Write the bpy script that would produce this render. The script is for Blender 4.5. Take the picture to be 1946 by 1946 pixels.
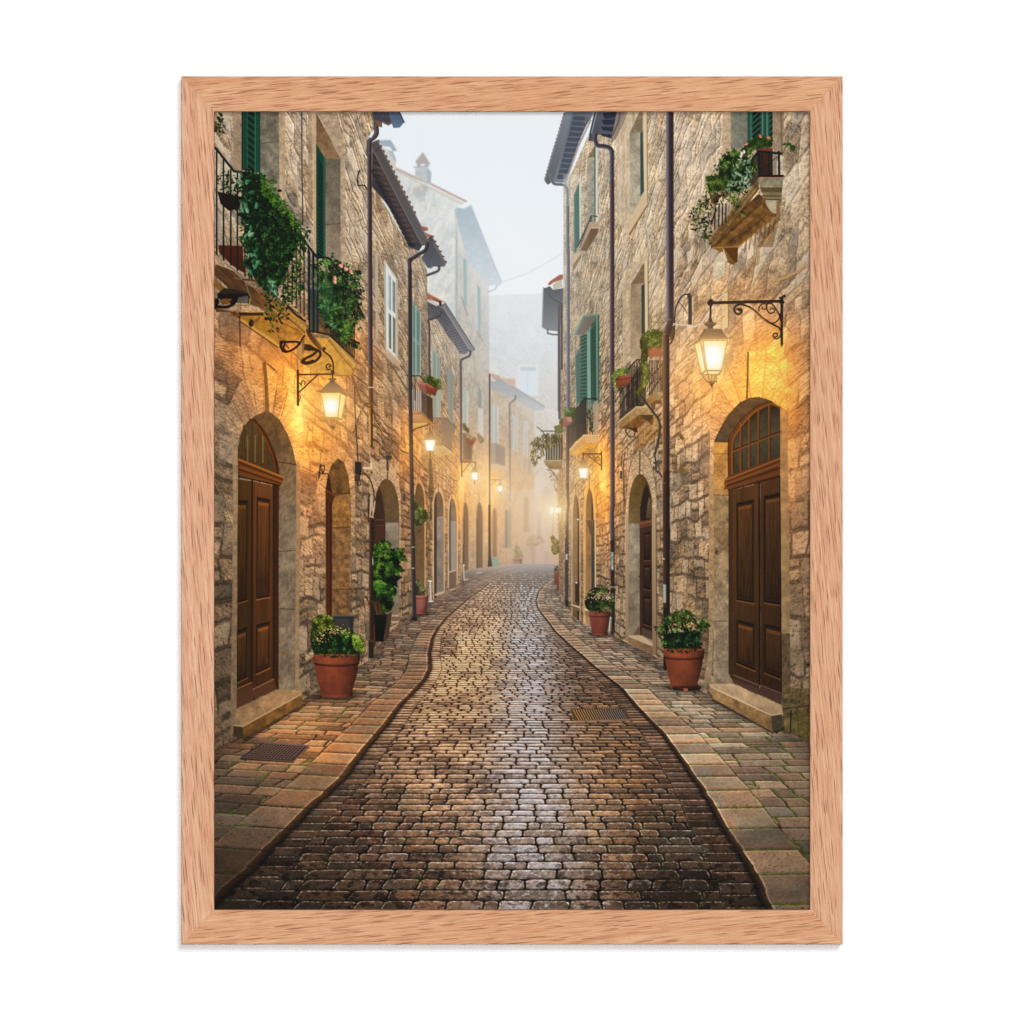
# A framed art print hanging on a white wall: four mitred red-oak rails, a flat printed picture, a backing board.
import bpy, math
import numpy as np
for o in list(bpy.data.objects): bpy.data.objects.remove(o)
C = bpy.context.scene
PXM = 0.0004037                                   # metres per pixel of the 1946 px photograph
CXP, CYP = 973.0, 973.0
def W3(x, y, d=0.): return ((x-CXP)*PXM, -d, (CYP-y)*PXM)
# ------------------------------------------------------------------ camera
cam = bpy.data.cameras.new('camera'); cam_o = bpy.data.objects.new('camera', cam); C.collection.objects.link(cam_o)
DIST = 6.0
cam.sensor_width = 36; cam.lens = 36*(DIST-.020)/(1946*PXM); cam.clip_start = .1; cam.clip_end = 100
cam_o.location = (0, -DIST, 0); cam_o.rotation_euler = (math.pi/2, 0, 0)
C.camera = cam_o
# ------------------------------------------------------------------ light of the studio: a soft key from the upper right and a frontal fill
wd = bpy.data.worlds.new('World'); C.world = wd; wd.use_nodes = True
bg = wd.node_tree.nodes['Background']; bg.inputs[0].default_value = (1, 1, 1, 1); bg.inputs[1].default_value = 0.16
def area(name, loc, size, power):
    l = bpy.data.lights.new(name, 'AREA'); l.shape = 'DISK'; l.size = size; l.energy = power; l.color = (1, 1, 1)
    o = bpy.data.objects.new(name, l); C.collection.objects.link(o); o.location = loc
    d = np.array(loc)/np.linalg.norm(loc)
    from mathutils import Vector
    o.rotation_euler = Vector(d).to_track_quat('Z', 'Y').to_euler()
    return o
area('key_light', (1.35, -7.9, 2.1), 2.1, 345)
area('front_light', (0, -8.0, 0), 1.1, 352)
vs = C.view_settings; vs.view_transform = 'Standard'; vs.look = 'None'; vs.exposure = 0; vs.gamma = 1; vs.use_curve_mapping = False
C.render.engine = 'CYCLES'
C.cycles.use_denoising = False
LEVEL = 1.207                                       # light on a surface facing the camera: ink albedo = picture colour / LEVEL
import numpy as np, math
# ------------------------------------------------------------------ the printed artwork
# The photo shows a FLAT printed picture in a frame.  Its ink colours are worked out here with numpy
# (no image file) and stored as the colour of the flat print mesh.
OX, OY, PW, PH = 400, 205, 1146, 1531            # print sheet in reference pixels (a little goes under the rails)
HY = 1063.0                                        # horizon of the pictured street
XX, YY = np.meshgrid(OX + np.arange(PW, dtype=np.float32) + .5, OY + np.arange(PH, dtype=np.float32) + .5)
IMG = np.zeros((PH, PW, 3), np.float32)            # sRGB 0..1
rng = np.random.RandomState(7)
TAB = rng.rand(256, 256).astype(np.float32)
ZO = dict(A=(330,130,500/1932), B=(330,580,400/1932), C=(330,930,400/1932), D=(330,1280,550/1932),
          E=(1200,130,420/1932), F=(1200,500,420/1932), G=(1200,900,420/1932), H=(1120,1280,550/1932),
          I=(680,180,320/1932), J=(680,480,280/1932), K=(680,740,280/1932), L=(680,980,320/1932),
          M=(900,680,280/1932), N=(900,900,300/1932), O=(1000,190,300/1932), P=(1000,480,300/1932),
          Q=(400,500,320/1932), R=(1040,700,260/1932), S=(1040,940,360/1932), T=(700,1080,500/1932), Z=(0,0,1.0))
def P_(z, *c):
    a, b, s = ZO[z]
    return [(a + c[i]*s, b + c[i+1]*s) for i in range(0, len(c), 2)]
def rgb(c): return np.array(c, np.float32)/255.
def sst(a, b, x):
    t = np.clip((x-a)/(b-a), 0, 1); return t*t*(3-2*t)
def lerp(a, b, t): return a + (b-a)*t
def vn(x, y, s=0):
    xi = np.floor(x); yi = np.floor(y); fx = x-xi; fy = y-yi
    xi = xi.astype(np.int32)+s*37; yi = yi.astype(np.int32)+s*91
    fx = fx*fx*(3-2*fx); fy = fy*fy*(3-2*fy)
    x0, x1, y0, y1 = xi & 255, (xi+1) & 255, yi & 255, (yi+1) & 255
    a = TAB[y0, x0]; b = TAB[y0, x1]; c = TAB[y1, x0]; d = TAB[y1, x1]
    return a+(b-a)*fx+(c-a)*fy+(a-b-c+d)*fx*fy
def fbm(x, y, o=4, s=0, g=.5):
    r = 0; a = 1; t = 0
    for i in range(o):
        r = r+a*vn(x, y, s+i*5); t += a; a *= g; x = x*2.03+11.3; y = y*2.03+5.7
    return r/t
def box_of(pts, pad=1.5):
    xs = [p[0] for p in pts]; ys = [p[1] for p in pts]
    x0 = max(int(math.floor(min(xs)-pad-OX)), 0); x1 = min(int(math.ceil(max(xs)+pad-OX)), PW)
    y0 = max(int(math.floor(min(ys)-pad-OY)), 0); y1 = min(int(math.ceil(max(ys)+pad-OY)), PH)
    if x1 <= x0 or y1 <= y0: return None
    return slice(y0, y1), slice(x0, x1)
def cov(pts, sub=3, rough=0, rs=0):
    """anti-aliased coverage of a polygon in its bounding box"""
    sl = box_of(pts, 1.5+rough)
    if sl is None: return None, None
    h = sl[0].stop-sl[0].start; w = sl[1].stop-sl[1].start
    xl = (OX+sl[1].start+np.arange(w)).astype(np.float32)
    acc = np.zeros((h, w), np.float32)
    n = len(pts)
    for k in range(sub):
        yr = OY+sl[0].start+np.arange(h, dtype=np.float32)+(k+.5)/sub
        for i in range(n):
            (xa, ya), (xb, yb) = pts[i], pts[(i+1) % n]
            if ya == yb: continue
            sg = 1.
            if ya > yb: xa, ya, xb, yb = xb, yb, xa, ya; sg = -1.
            i0 = np.searchsorted(yr, ya); i1 = np.searchsorted(yr, yb)
            if i1 <= i0: continue
            xc = xa+(yr[i0:i1]-ya)*(xb-xa)/(yb-ya)
            if rough: xc = xc+rough*(vn(yr[i0:i1]*.35, np.full(i1-i0, 3.3+rs, np.float32), rs)-.5)*2
            acc[i0:i1] += sg*np.clip(xl[None, :]+1-xc[:, None], 0, 1)
    return sl, np.clip(np.abs(acc)/sub, 0, 1)
def put(sl, m, col):
    IMG[sl] += (col-IMG[sl])*m[..., None]
def fill(pts, c, a=1., c2=None, ax='y', noise=0, ns=.15, seed=0, rough=0, streak=0):
    """flat / two-colour gradient polygon with optional mottling"""
    sl, m = cov(pts, rough=rough, rs=seed)
    if sl is None: return
    c = rgb(c); col = np.broadcast_to(c, m.shape+(3,))
    X = XX[sl]; Y = YY[sl]
    if c2 is not None:
        k = 1 if ax == 'y' else 0
        lo = min(p[k] for p in pts); hi = max(p[k] for p in pts)
        t = np.clip(((Y if k else X)-lo)/max(hi-lo, 1), 0, 1)[..., None]
        col = c+(rgb(c2)-c)*t
    if noise:
        f = (fbm(X*ns, Y*ns, 4, seed)-.5)*.7+(fbm(X*.42+Y*.1, Y*.36, 3, seed+9, .7)-.5)*.45
        if streak: f = f*.5+(fbm(X*ns*2.5, Y*ns*.12, 3, seed+3)-.5)*streak
        col = col*(1+f[..., None]*noise*2)
    put(sl, m*a, col)
def seg_dist(pts, sl):
    X = XX[sl]; Y = YY[sl]
    best = np.full(X.shape, 1e9, np.float32); sd = np.zeros(X.shape, np.float32); al = np.zeros(X.shape, np.float32); L = 0
    for (xa, ya), (xb, yb) in zip(pts[:-1], pts[1:]):
        dx, dy = xb-xa, yb-ya; l = math.hypot(dx, dy) or 1e-6
        t = np.clip(((X-xa)*dx+(Y-ya)*dy)/(l*l), 0, 1)
        d = np.hypot(X-xa-t*dx, Y-ya-t*dy)
        s = ((X-xa)*dy-(Y-ya)*dx)/l
        k = d < best
        best = np.where(k, d, best); sd = np.where(k, np.sign(s)*np.minimum(d, 1e3), sd); al = np.where(k, L+t*l, al); L += l
    return best, sd, al/max(L, 1e-6)
def line(pts, w, c, a=1., ramp=None, w2=None, c2=None):
    """stroke; ramp = colours across the width (a pipe's shading)"""
    sl = box_of(pts, max(w, w2 or 0)/2+1.5)
    if sl is None: return
    d, s, t = seg_dist(pts, sl)
    r = w/2 if w2 is None else w/2+(w2-w)/2*t
    m = np.clip(r+.5-d, 0, 1)*np.minimum(1, np.maximum(w, .0)/1.0 if w2 is None else 1)
    if ramp is not None:
        q = np.clip((s/r+1)/2, 0, 1)*(len(ramp)-1); R = np.array([rgb(k) for k in ramp])
        i = np.minimum(q.astype(int), len(ramp)-2); f = (q-i)[..., None]
        col = R[i]*(1-f)+R[i+1]*f
    else: col = rgb(c)
    if c2 is not None: col = col+(rgb(c2)-col)*t[..., None]
    put(sl, m*a, col)
def curve(pts, n=8):
    """Catmull-Rom through the points"""
    p = [pts[0]]+list(pts)+[pts[-1]]; out = []
    for i in range(1, len(p)-2):
        for k in range(n):
            t = k/n; a, b, c, d = p[i-1], p[i], p[i+1], p[i+2]
            out.append(tuple(.5*((2*b[j])+(-a[j]+c[j])*t+(2*a[j]-5*b[j]+4*c[j]-d[j])*t*t+(-a[j]+3*b[j]-3*c[j]+d[j])*t**3) for j in (0, 1)))
    out.append(pts[-1]); return out
def arch(xl, xr, xa, yt, ysl, ysr, ybl, ybr, n=14):
    out = [(xl, ybl)]
    for k in range(n+1):
        a = math.pi/2*k/n; out.append((xa+(xl-xa)*math.cos(a), ysl+(yt-ysl)*math.sin(a)))
    for k in range(n+1):
        a = math.pi/2*(1-k/n); out.append((xa+(xr-xa)*math.cos(a), ysr+(yt-ysr)*math.sin(a)))
    out.append((xr, ybr)); return out
class Quad:
    """perspective square: maps (s,t) in 0..1 onto four picture corners tl,tr,br,bl"""
    def __init__(q, tl, tr, br, bl):
        src = [(0, 0), (1, 0), (1, 1), (0, 1)]; A = []; B = []
        for (s, t), (x, y) in zip(src, (tl, tr, br, bl)):
            A.append([s, t, 1, 0, 0, 0, -s*x, -t*x]); B.append(x)
            A.append([0, 0, 0, s, t, 1, -s*y, -t*y]); B.append(y)
        q.h = np.linalg.solve(np.array(A, float), np.array(B, float))
    def __call__(q, *c):
        h = q.h; o = []
        for i in range(0, len(c), 2):
            s, t = c[i], c[i+1]; w = h[6]*s+h[7]*t+1
            o.append(((h[0]*s+h[1]*t+h[2])/w, (h[3]*s+h[4]*t+h[5])/w))
        return o
    def rect(q, s0, t0, s1, t1): return q(s0, t0, s1, t0, s1, t1, s0, t1)

# light of the pictured street lamps on the pictured walls (ink, not light: part of the printed picture)
def gsum(X, Y, L):
    r = 0
    for cx, cy, rx, ry, s in L:
        r = r+s*np.exp(-(((X-cx)/rx)**2+((Y-cy)/ry)**2))
    return r
WARM = [(585,775,95,115,.75),(572,800,30,90,.75),(560,690,120,70,.7),(640,650,60,50,.5),(475,640,110,60,.38),(640,850,45,110,.35),(590,930,60,150,.34),(520,740,80,60,.2),
        (778,855,20,62,.8),(800,820,60,60,.45),(830,860,70,50,.3),(800,960,60,110,.25),
        (876,935,12,75,1.0),(895,930,45,90,.55),(930,940,14,75,.9),(950,960,60,90,.5),(1000,980,60,70,.25),
        (1147,905,15,62,1.1),(1140,905,48,85,.75),(1110,850,40,30,.4),(1148,1000,30,80,.35),
        (1460,735,62,95,.85),(1395,740,120,95,.62),(1470,650,70,55,.5),(1500,850,45,140,.5),(1330,720,80,110,.3),(1420,560,110,55,.22),
        (1040,960,40,60,.3),(1375,900,28,60,.4),(1500,1000,45,130,.2)]
HOT = [(567,798,15,52,.75),(574,760,26,50,.35),(776,850,10,36,.2),(875.5,925,5,34,.75),(930,940,5,32,.55),(1148,908,7,42,.85),(1470,715,28,42,.45),(605,770,30,50,.1)]
def lit(col, X, Y, k=1.):
    """sRGB colour under the lamps"""
    w = np.clip(gsum(X, Y, WARM)*k, 0, 1.25)[..., None]; h = np.clip(gsum(X, Y, HOT)*k, 0, 1)[..., None]
    lin = np.clip(col, 0, 1.2)**2.2
    lin = lin*(1+w*(np.array([1.40, .30, -.50], np.float32)))
    lin = lin+h*(lin*.8+np.array([.32, .215, .085], np.float32))
    return np.clip(lin, 0, 3)**(1/2.2)
def cells(u, v, rh, cw, seed=0, warp=.35, rad=.02, split=.3, rj=.55):
    """irregular coursed stones: distance to the joint (m) and two random numbers per stone"""
    wx = (fbm(u*2.1/cw*.4, v*2.1/rh*.4, 3, seed)-.5)*warp
    wy = (fbm(u*1.7/cw*.4+9, v*1.9/rh*.4+4, 3, seed+2)-.5)*warp
    u = u+wx*cw; v = v+wy*rh
    vv = v/rh; vv = vv+rj*(vn(vv*.61+3, vv*0+.5, seed)-.5)
    r = np.floor(vv); fv = vv-r; ri = r.astype(np.int32)
    h1 = TAB[(ri*13+seed*7) & 255, (ri*5+3) & 255]; wf = cw*(.75+.6*TAB[(ri*29+seed) & 255, 17])
    c = u/wf+h1*9; k = np.floor(c); ki = k.astype(np.int32)
    jit = lambda i: (TAB[(i*7+seed) & 255, (ri*31+11) & 255]-.5)*.62
    f = c-k; j0 = jit(ki); j1 = jit(ki+1)
    sh = np.where(f < j0, -1, np.where(f > 1+j1, 1, 0)); ki = ki+sh
    a = ki+jit(ki); b = ki+1+jit(ki+1)
    rn = TAB[(ki*11+seed*3) & 255, (ri*17+5) & 255]; r2 = TAB[(ki*23+9) & 255, (ri*7+seed) & 255]
    sp = r2 < split
    f2 = np.where(sp, (fv*2) % 1, fv); hh = np.where(sp, rh/2, rh); rn = np.where(sp & (fv > .5), (rn*3.7) % 1, rn)
    du = np.minimum(c-a, b-c)*wf; dv = np.minimum(f2, 1-f2)*hh
    d = rad-np.hypot(np.maximum(rad-du, 0), np.maximum(rad-dv, 0))
    d = np.where((du > rad) & (dv > rad), np.minimum(du, dv), d)
    return d, rn, (rn*7.3+r2*3.1) % 1
def wall(pts, vpx, Xw, base, rh=.24, cw=.42, seed=0, k=1., con=1., slant=1, top=None, rough=0, joint=.55, lamp=1., grad=None, mort=None, off=0., warp=.8, wlow=1.):
    """stone facade parallel to the street: perspective courses running to (vpx, HY)"""
    sl, m = cov(pts, rough=rough, rs=seed)
    X = XX[sl]; Y = YY[sl]
    dx = np.maximum(np.abs(X-vpx), 4); z = 1500*Xw/dx; mpp = z/1500.
    u = z+off; v = -(Y-HY)*mpp+1.6
    d, r1, r2 = cells(u, v, rh, cw, seed, warp*(.42+.45*(1-sst(520, 820, Y))))
    ppm = 1/mpp; low = sst(430, 820, Y)
    fade = np.clip(ppm/70., .25, 1)
    n1 = fbm(X*.05, Y*.05, 5, seed+1); n2 = fbm(X*.28, Y*.28, 3, seed+4, .7)
    # chipped, streaky limestone faces
    s1 = fbm((X*.8+Y*slant*.55)*.20, (Y*.7-X*slant*.35)*.060, 4, seed+8, .62)
    s2 = fbm(X*.20+n1*2.2, Y*.15, 3, seed+12, .55)
    brk = sst(.47, .60, fbm(X*.07+3, Y*.07+8, 3, seed+15))
    rid = 1-np.abs(2*s1-1); rid2 = 1-np.abs(2*s2-1)
    edge = sst(0., .040, d-.004)
    h = edge*(.55+.25*r1)+.50*n2+.38*s1+.30*n1
    gy, gx = np.gradient(h)
    rel = np.clip((gy-gx*.5*slant)*1.5, -.8, .8)
    col = rgb(base)*(1+(r1[..., None]-.5)*.40*con*(.6+.4*low[..., None]))
    tint = np.array([.045, .005, -.060], np.float32)
    col = col*(1+tint*((r2[..., None]-.5)*2))
    n3 = fbm(X*.013, Y*.011, 3, seed+21)
    col = col*(1+((n1-.5)*.42+(n2-.5)*.22+(n3-.5)*.25)[..., None]*con)
    crk = (sst(.90, 1., rid)*.24+sst(.93, 1., rid2)*.22)*(1-.4*sst(430, 820, Y))
    col = col*(1-(crk*brk*con)[..., None])
    hi = np.clip(sst(.50, .78, s1)*.30*(.3+r1)*con+sst(.50,.8,r1)*.34+sst(.5,.72,n3)*.26, 0, .75)
    crm = rgb(base)*.35+rgb((212,196,172))*.65
    col = lerp(col, crm, hi[..., None])
    mc = rgb(mort) if mort else rgb(base)*.80
    jm = (joint*(.10+.90*low)+.30*low)*(.25+.75*sst(.35, .6, fbm(X*.03+7, Y*.03, 3, seed+30)))
    ku = .8+.0*low; chip = fbm((X+Y*.5*slant*(1-low))*.22+n1*2, (Y*(.45+.55*low)-X*.4*slant*(1-low))*.20, 3, seed+33, .6)
    col = lerp(mc*(1+(n2[..., None]-.5)*.3), col, (1-jm*(1-edge))[..., None])
    gyc, gxc = np.gradient(chip)
    col = col*(1+(np.clip((gyc-gxc*.5*slant)*3.6, -.26, .14)*con*(.42+.06*low)*fade*(.25+1.2*r2))[..., None])
    pits = sst(.70, .80, fbm(X*.33, Y*.30, 2, seed+36))*low
    col = col*(1-(pits*.30*con)[..., None])
    dark = (1-sst(0., .022, np.abs(d-.010)))*jm*.50*fade
    col = col*(1-dark[..., None])
    rl = rel*con*fade*(.80-.30*low)
    col = col*(1+(np.minimum(rl, 0)*.62+np.maximum(rl, 0)*.22)[..., None])
    if grad:
        (ya, ka), (yb, kb) = grad
        col = col*lerp(ka, kb, np.clip((Y-ya)/(yb-ya), 0, 1))[..., None]
    wy_ = sst(380, 1150, Y)[..., None]*wlow
    col = col*(1+wy_*np.array([.03, -.035, -.115], np.float32))
    if lamp:
        wsm = np.clip(gsum(X, Y, WARM), 0, 1)[..., None]*.42
        flat = rgb(base)*np.array([1.04, .98, .90], np.float32)*(1+((n1-.5)*.35+(r1-.5)*.12)[..., None])
        col = lerp(col, flat, wsm)
        col = lit(col*k, X, Y, lamp)
    put(sl, m, col)
def fog(a, c, pts=None, soft=0):
    """mist printed over everything drawn so far; a may be an array"""
    global IMG
    IMG += (c-IMG)*np.clip(a, 0, 1)[..., None]
def glow(cx, cy, r, c, a, p=2., ry=None):
    R = np.hypot(XX-cx, (YY-cy)*(r/(ry or r)))/r
    g = (np.exp(-R**p)*a)[..., None]*rgb(c)
    IMG[:] = 1-(1-np.clip(IMG, 0, 1))*(1-np.clip(g, 0, 1))
def leaves(poly, n, size, cols, seed=0, up=.35, a=1., asp=.6, edge=0., dark=None, flowers=None, fcols=None, droop=0):
    """foliage: many small pointed leaves scattered through an outline"""
    rs = np.random.RandomState(seed+100)
    xs = [p[0] for p in poly]; ys = [p[1] for p in poly]; x0, x1, y0, y1 = min(xs), max(xs), min(ys), max(ys)
    sl, m = cov(poly)
    if sl is None: return
    X = XX[sl]; Y = YY[sl]
    if dark is not None:
        ho = fbm(X*.16, Y*.16, 3, seed)
        mm = m*sst(.30, .42, ho+.12)
        col = rgb(dark)*(.75+.6*fbm(X*.3, Y*.3, 3, seed+2))[..., None]
        put(sl, mm*a, col)
    P = np.array(poly)
    def inside(x, y):
        i = int(y-OY)-sl[0].start; j = int(x-OX)-sl[1].start
        return 0 <= i < m.shape[0] and 0 <= j < m.shape[1] and m[i, j] > .5
    C = [rgb(c) for c in cols]; todo = []
    tries = 0
    while len(todo) < n and tries < n*12:
        tries += 1
        x = rs.uniform(x0, x1); y = rs.uniform(y0, y1)
        if inside(x, y):
            todo.append((x+rs.normal()*edge, y+rs.normal()*edge))
    cl = fbm(np.array([t[0] for t in todo], np.float32)*.11, np.array([t[1] for t in todo], np.float32)*.11, 3, seed+5)
    C = [(c*.90+c.mean()*.10)*np.array([1.06, .95, .92], np.float32) for c in C]
    order = rs.permutation(len(todo))
    for q, i in enumerate(order):
        x, y = todo[i]; depth = q/len(todo)
        s = size*rs.uniform(.55, 1.25); th = rs.uniform(0, math.pi) if not droop else math.pi/2+rs.normal()*.5
        b = np.clip(-.04+.56*depth+(cl[i]-.5)*2.1+up*(1-(y-y0)/(y1-y0+1)-.5)+rs.normal()*.12, 0, .999)
        k = b*(len(C)-1); j = int(k); c = C[j]+(C[min(j+1, len(C)-1)]-C[j])*(k-j)
        leaf(x, y, s, s*asp*rs.uniform(.6, 1.1), th, c, a)
    if flowers:
        fc = [rgb(c) for c in fcols]
        for (fx, fy, sp, cnt) in flowers:
            for _ in range(cnt):
                leaf(fx+rs.normal()*sp, fy+rs.normal()*sp*.7, size*.62*rs.uniform(.6, 1), size*.5*rs.uniform(.6, 1), rs.uniform(0, 3), fc[rs.randint(len(fc))]*rs.uniform(.85, 1.1), a)
def leaf(x, y, a, b, th, c, al=1.):
    r = a+1
    x0 = max(int(x-r-OX), 0); x1 = min(int(x+r-OX)+2, PW); y0 = max(int(y-r-OY), 0); y1 = min(int(y+r-OY)+2, PH)
    if x1 <= x0 or y1 <= y0: return
    dx = XX[y0:y1, x0:x1]-x; dy = YY[y0:y1, x0:x1]-y
    cs, sn = math.cos(th), math.sin(th); p = (dx*cs+dy*sn)/a; q = (-dx*sn+dy*cs)/b
    m = np.clip((1-p*p-np.abs(q)*1.1)*b*1.2+.12, 0, 1)*al
    sh = 1+.16*np.sign(q)
    t = IMG[y0:y1, x0:x1]; t += (c*sh[..., None]-t)*m[..., None]
def fogcol():
    ys = [200, 450, 650, 800, 900, 1000, 1100, 1800]
    cs = np.array([[226,235,240],[233,238,242],[222,228,232],[216,210,202],[211,192,172],[201,178,158],[188,168,152],[188,168,152]], np.float32)/255
    return np.stack([np.interp(YY, ys, cs[:, i]) for i in range(3)], -1).astype(np.float32)
FOGC = fogcol()
def fogpoly(pts, a0, a1, x0, x1, ytop=None, boost=0.):
    sl, m = cov(pts)
    if sl is None: return
    a = np.interp(XX[sl], [x0, x1], [a0, a1])
    if boost: a = a+boost*np.clip((760-YY[sl])/350, -.3, 1)
    put(sl, m*np.clip(a, 0, .97), FOGC[sl])
def louvers(q, s0, t0, s1, t1, n, dark, light, slope=.0, edge=None):
    fill(q.rect(s0, t0, s1, t1), dark)
    for i in range(n):
        a = t0+(t1-t0)*(i+.15)/n; b = t0+(t1-t0)*(i+.62)/n
        fill(q(s0, a, s1, a+slope, s1, b+slope, s0, b), light)
def shutter(q, c, n=14, mid=True, slope=0., dk=.35):
    c = np.array(c, float); d = c*dk; l = c*1.12
    fill(q.rect(0, 0, 1, 1), c)
    if mid:
        louvers(q, .16, .04, .84, .47, n, d, l, slope); louvers(q, .16, .53, .84, .96, n, d, l, slope)
    else: louvers(q, .16, .04, .84, .96, n, d, l, slope)
    line(q(0, 0, 0, 1), 1.2, c*1.25); line(q(1, 0, 1, 1), 1.2, c*.7)
def door_leaf(q, c, panels, side=1):
    """panelled door leaf: frame, sunk panels with lit and dark mouldings"""
    c = np.array(c, float)*np.array([.72, .78, .80])
    sl, m = cov(q.rect(0, 0, 1, 1))
    X = XX[sl]; Y = YY[sl]
    t = (Y-Y.min())/(Y.max()-Y.min())
    g = fbm(X*.55, Y*.02, 3, 3)*.5+fbm(X*.09, Y*.008, 2, 6)*.5
    col = rgb(c)*(1.04-.34*t+(g-.5)*.45)[..., None]
    put(sl, m, col)
    for (s0, t0, s1, t1) in panels:
        w = s1-s0; e = .10*w; f = .018; lo = max(s0, 0.); hi = min(s1, 1.)
        cl = lambda v: min(max(v, 0.), 1.)
        fill(q.rect(lo, t0, hi, t1), c*.38)
        fill(q.rect(cl(s0+e*.5), t0+f*.6, cl(s1-e*.4), t1-f*.5), c*.62)
        a, b, g2, h = cl(s0+e), t0+f*1.2, cl(s1-e), t1-f*1.4
        sl, m = cov(q.rect(a, b, g2, h))
        if sl is not None:
            X = XX[sl]; Y = YY[sl]; tt = (Y-Y.min())/(Y.max()-Y.min()+1)
            gr = fbm(X*.5, Y*.03, 3, 9)
            put(sl, m, rgb(c)*(1.06-.40*tt+(gr-.5)*.45)[..., None])
        fill(q(a, b, g2, b, cl(g2-e*.5), b+f*.9, cl(a+e*.5), b+f*.9), c*1.35)
        line(q(g2, b, g2, h), 1.2, c*.5); line(q(a, h, g2, h), 1.2, c*.45)
        line(q(lo, t1+.004, hi, t1+.004), 2.2, c*1.5); line(q(lo, t0-.003, hi, t0-.003), 1.3, c*.8)
        if s1 < 1: line(q(s1, t0, s1, t1), 1.3, c*.9)
def ring(outer, inner, base, seed, nv, cx, cy, con=1., joint=(120,95,70)):
    """arch of dressed wedge stones between the opening and the rubble wall"""
    sl, m = cov(outer)
    if sl is None: return
    X = XX[sl]; Y = YY[sl]
    ang = np.arctan2(cy-Y, (X-cx)*1.0)
    k = ang/math.pi*nv+1.3*(vn(ang*2+3, ang*0+seed, seed)-.5)*.5
    up = (Y < cy)
    ki = np.where(up, np.floor(k), np.floor((Y-cy)/70.)+31).astype(np.int32)
    fr = np.where(up, k-np.floor(k), ((Y-cy)/70.) % 1)
    rad = np.hypot(X-cx, Y-cy)
    dpx = np.minimum(fr, 1-fr)*np.where(up, rad*math.pi/nv, 70.)
    r = TAB[(ki*17+seed) & 255, 9]
    n1 = fbm(X*.07, Y*.07, 4, seed); n2 = fbm(X*.3, Y*.22, 3, seed+2, .65)
    gy, gx = np.gradient(n2+.5*n1)
    col = rgb(base)*(1+(r-.5)*.18+(n1-.5)*.35*con+(n2-.5)*.2*con+np.clip(gy*1.5, -.2, .2))[..., None]
    col = lerp(rgb(joint), col, (.45+.55*sst(.3, 1.6, dpx))[..., None])
    put(sl, m, lit(col, X, Y))
def pot(cx, yt, yb, wt, wb, c, rim=.14, saucer=True, fogged=0):
    """round terracotta pot with rolled rim and saucer"""
    h = yb-yt; c = np.array(c, float)*np.array([.64, .68, .78])
    def band(y0, y1, w0, w1, k, bulge=0):
        pts = [(cx-w0/2, y0), (cx+w0/2, y0), (cx+w1/2, y1)]
        n = 8
        pts += [(cx+w1/2*math.cos(math.pi*i/n), y1+w1*.06*math.sin(math.pi*i/n)) for i in range(1, n)]
        pts += [(cx-w1/2, y1)]
        if bulge:
            ex = [(w0+(w1-w0)*(k/10)**1.5, y0+(y1-y0)*k/10) for k in range(1, 10)]
            pts = pts[:2]+[(cx+w/2, y) for w, y in ex]+pts[2:]+[(cx-w/2, y) for w, y in ex[::-1]]
        sl, m = cov(pts)
        if sl is None: return
        t = (XX[sl]-cx)/(w0/2); s = (YY[sl]-y0)/max(y1-y0, 1)
        sh = .62+.62*np.sqrt(np.clip(1-(t+.18)**2*.8, 0, 1))-.22*np.clip(t, 0, 1)-.22*s*bulge
        n1 = fbm(XX[sl]*.09, YY[sl]*.09, 4, 2)
        put(sl, m*(1-fogged), rgb(c)*(k*sh*(1+(n1-.5)*.3))[..., None])
    sl = box_of([(cx-wt, yb-h*.2), (cx+wt, yb+h*.25)])
    sd = np.exp(-(((XX[sl]-cx)/(wb*.85))**2+((YY[sl]-yb)/(h*.10+1))**2)**1.2); put(sl, sd*.75*(1-fogged), rgb((18,14,10)))
    if saucer: band(yb-h*.075, yb, wb*1.12, wb*1.02, .95)
    band(yt+h*rim, yb-h*.07, wt*.93, wb, 1.0, 1.)
    band(yt+h*rim, yt+h*(rim+.05), wt*.97, wt*.95, .55)
    band(yt+h*rim*.75, yt+h*rim, wt*.995, wt*.95, .98); band(yt+h*.0, yt+h*rim*.3, wt*.965, wt, 1.05); band(yt+h*rim*.25, yt+h*rim*.8, wt, wt*.995, 1.02)
    line([(cx-wt/2+2, yt+h*.03), (cx+wt/2-3, yt+h*.03)], 1.6, c*1.35)
def glasslamp(front, side, barc, cap, fin, core, rr):
    """lit lantern: glowing panes, bars, roof and finial"""
    for p in (front, side):
        if p is None: continue
        sl, m = cov(p)
        X = XX[sl]; Y = YY[sl]
        d = np.hypot(X-core[0], (Y-core[1])*.9)/rr
        k = np.exp(-d**2*1.1)[..., None]
        put(sl, m, lerp(rgb((250,214,122)), np.array([1., 1., .96], np.float32), np.clip(k*1.4-.08, 0, 1)))
    for p in (front, side):
        if p is None: continue
        line(list(p)+[p[0]], max(1.3, rr*.10), barc)
    fill(cap, (105,88,72), c2=(150,112,70), noise=.2)
    for f in fin: line(f[0], f[1], f[2])

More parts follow.
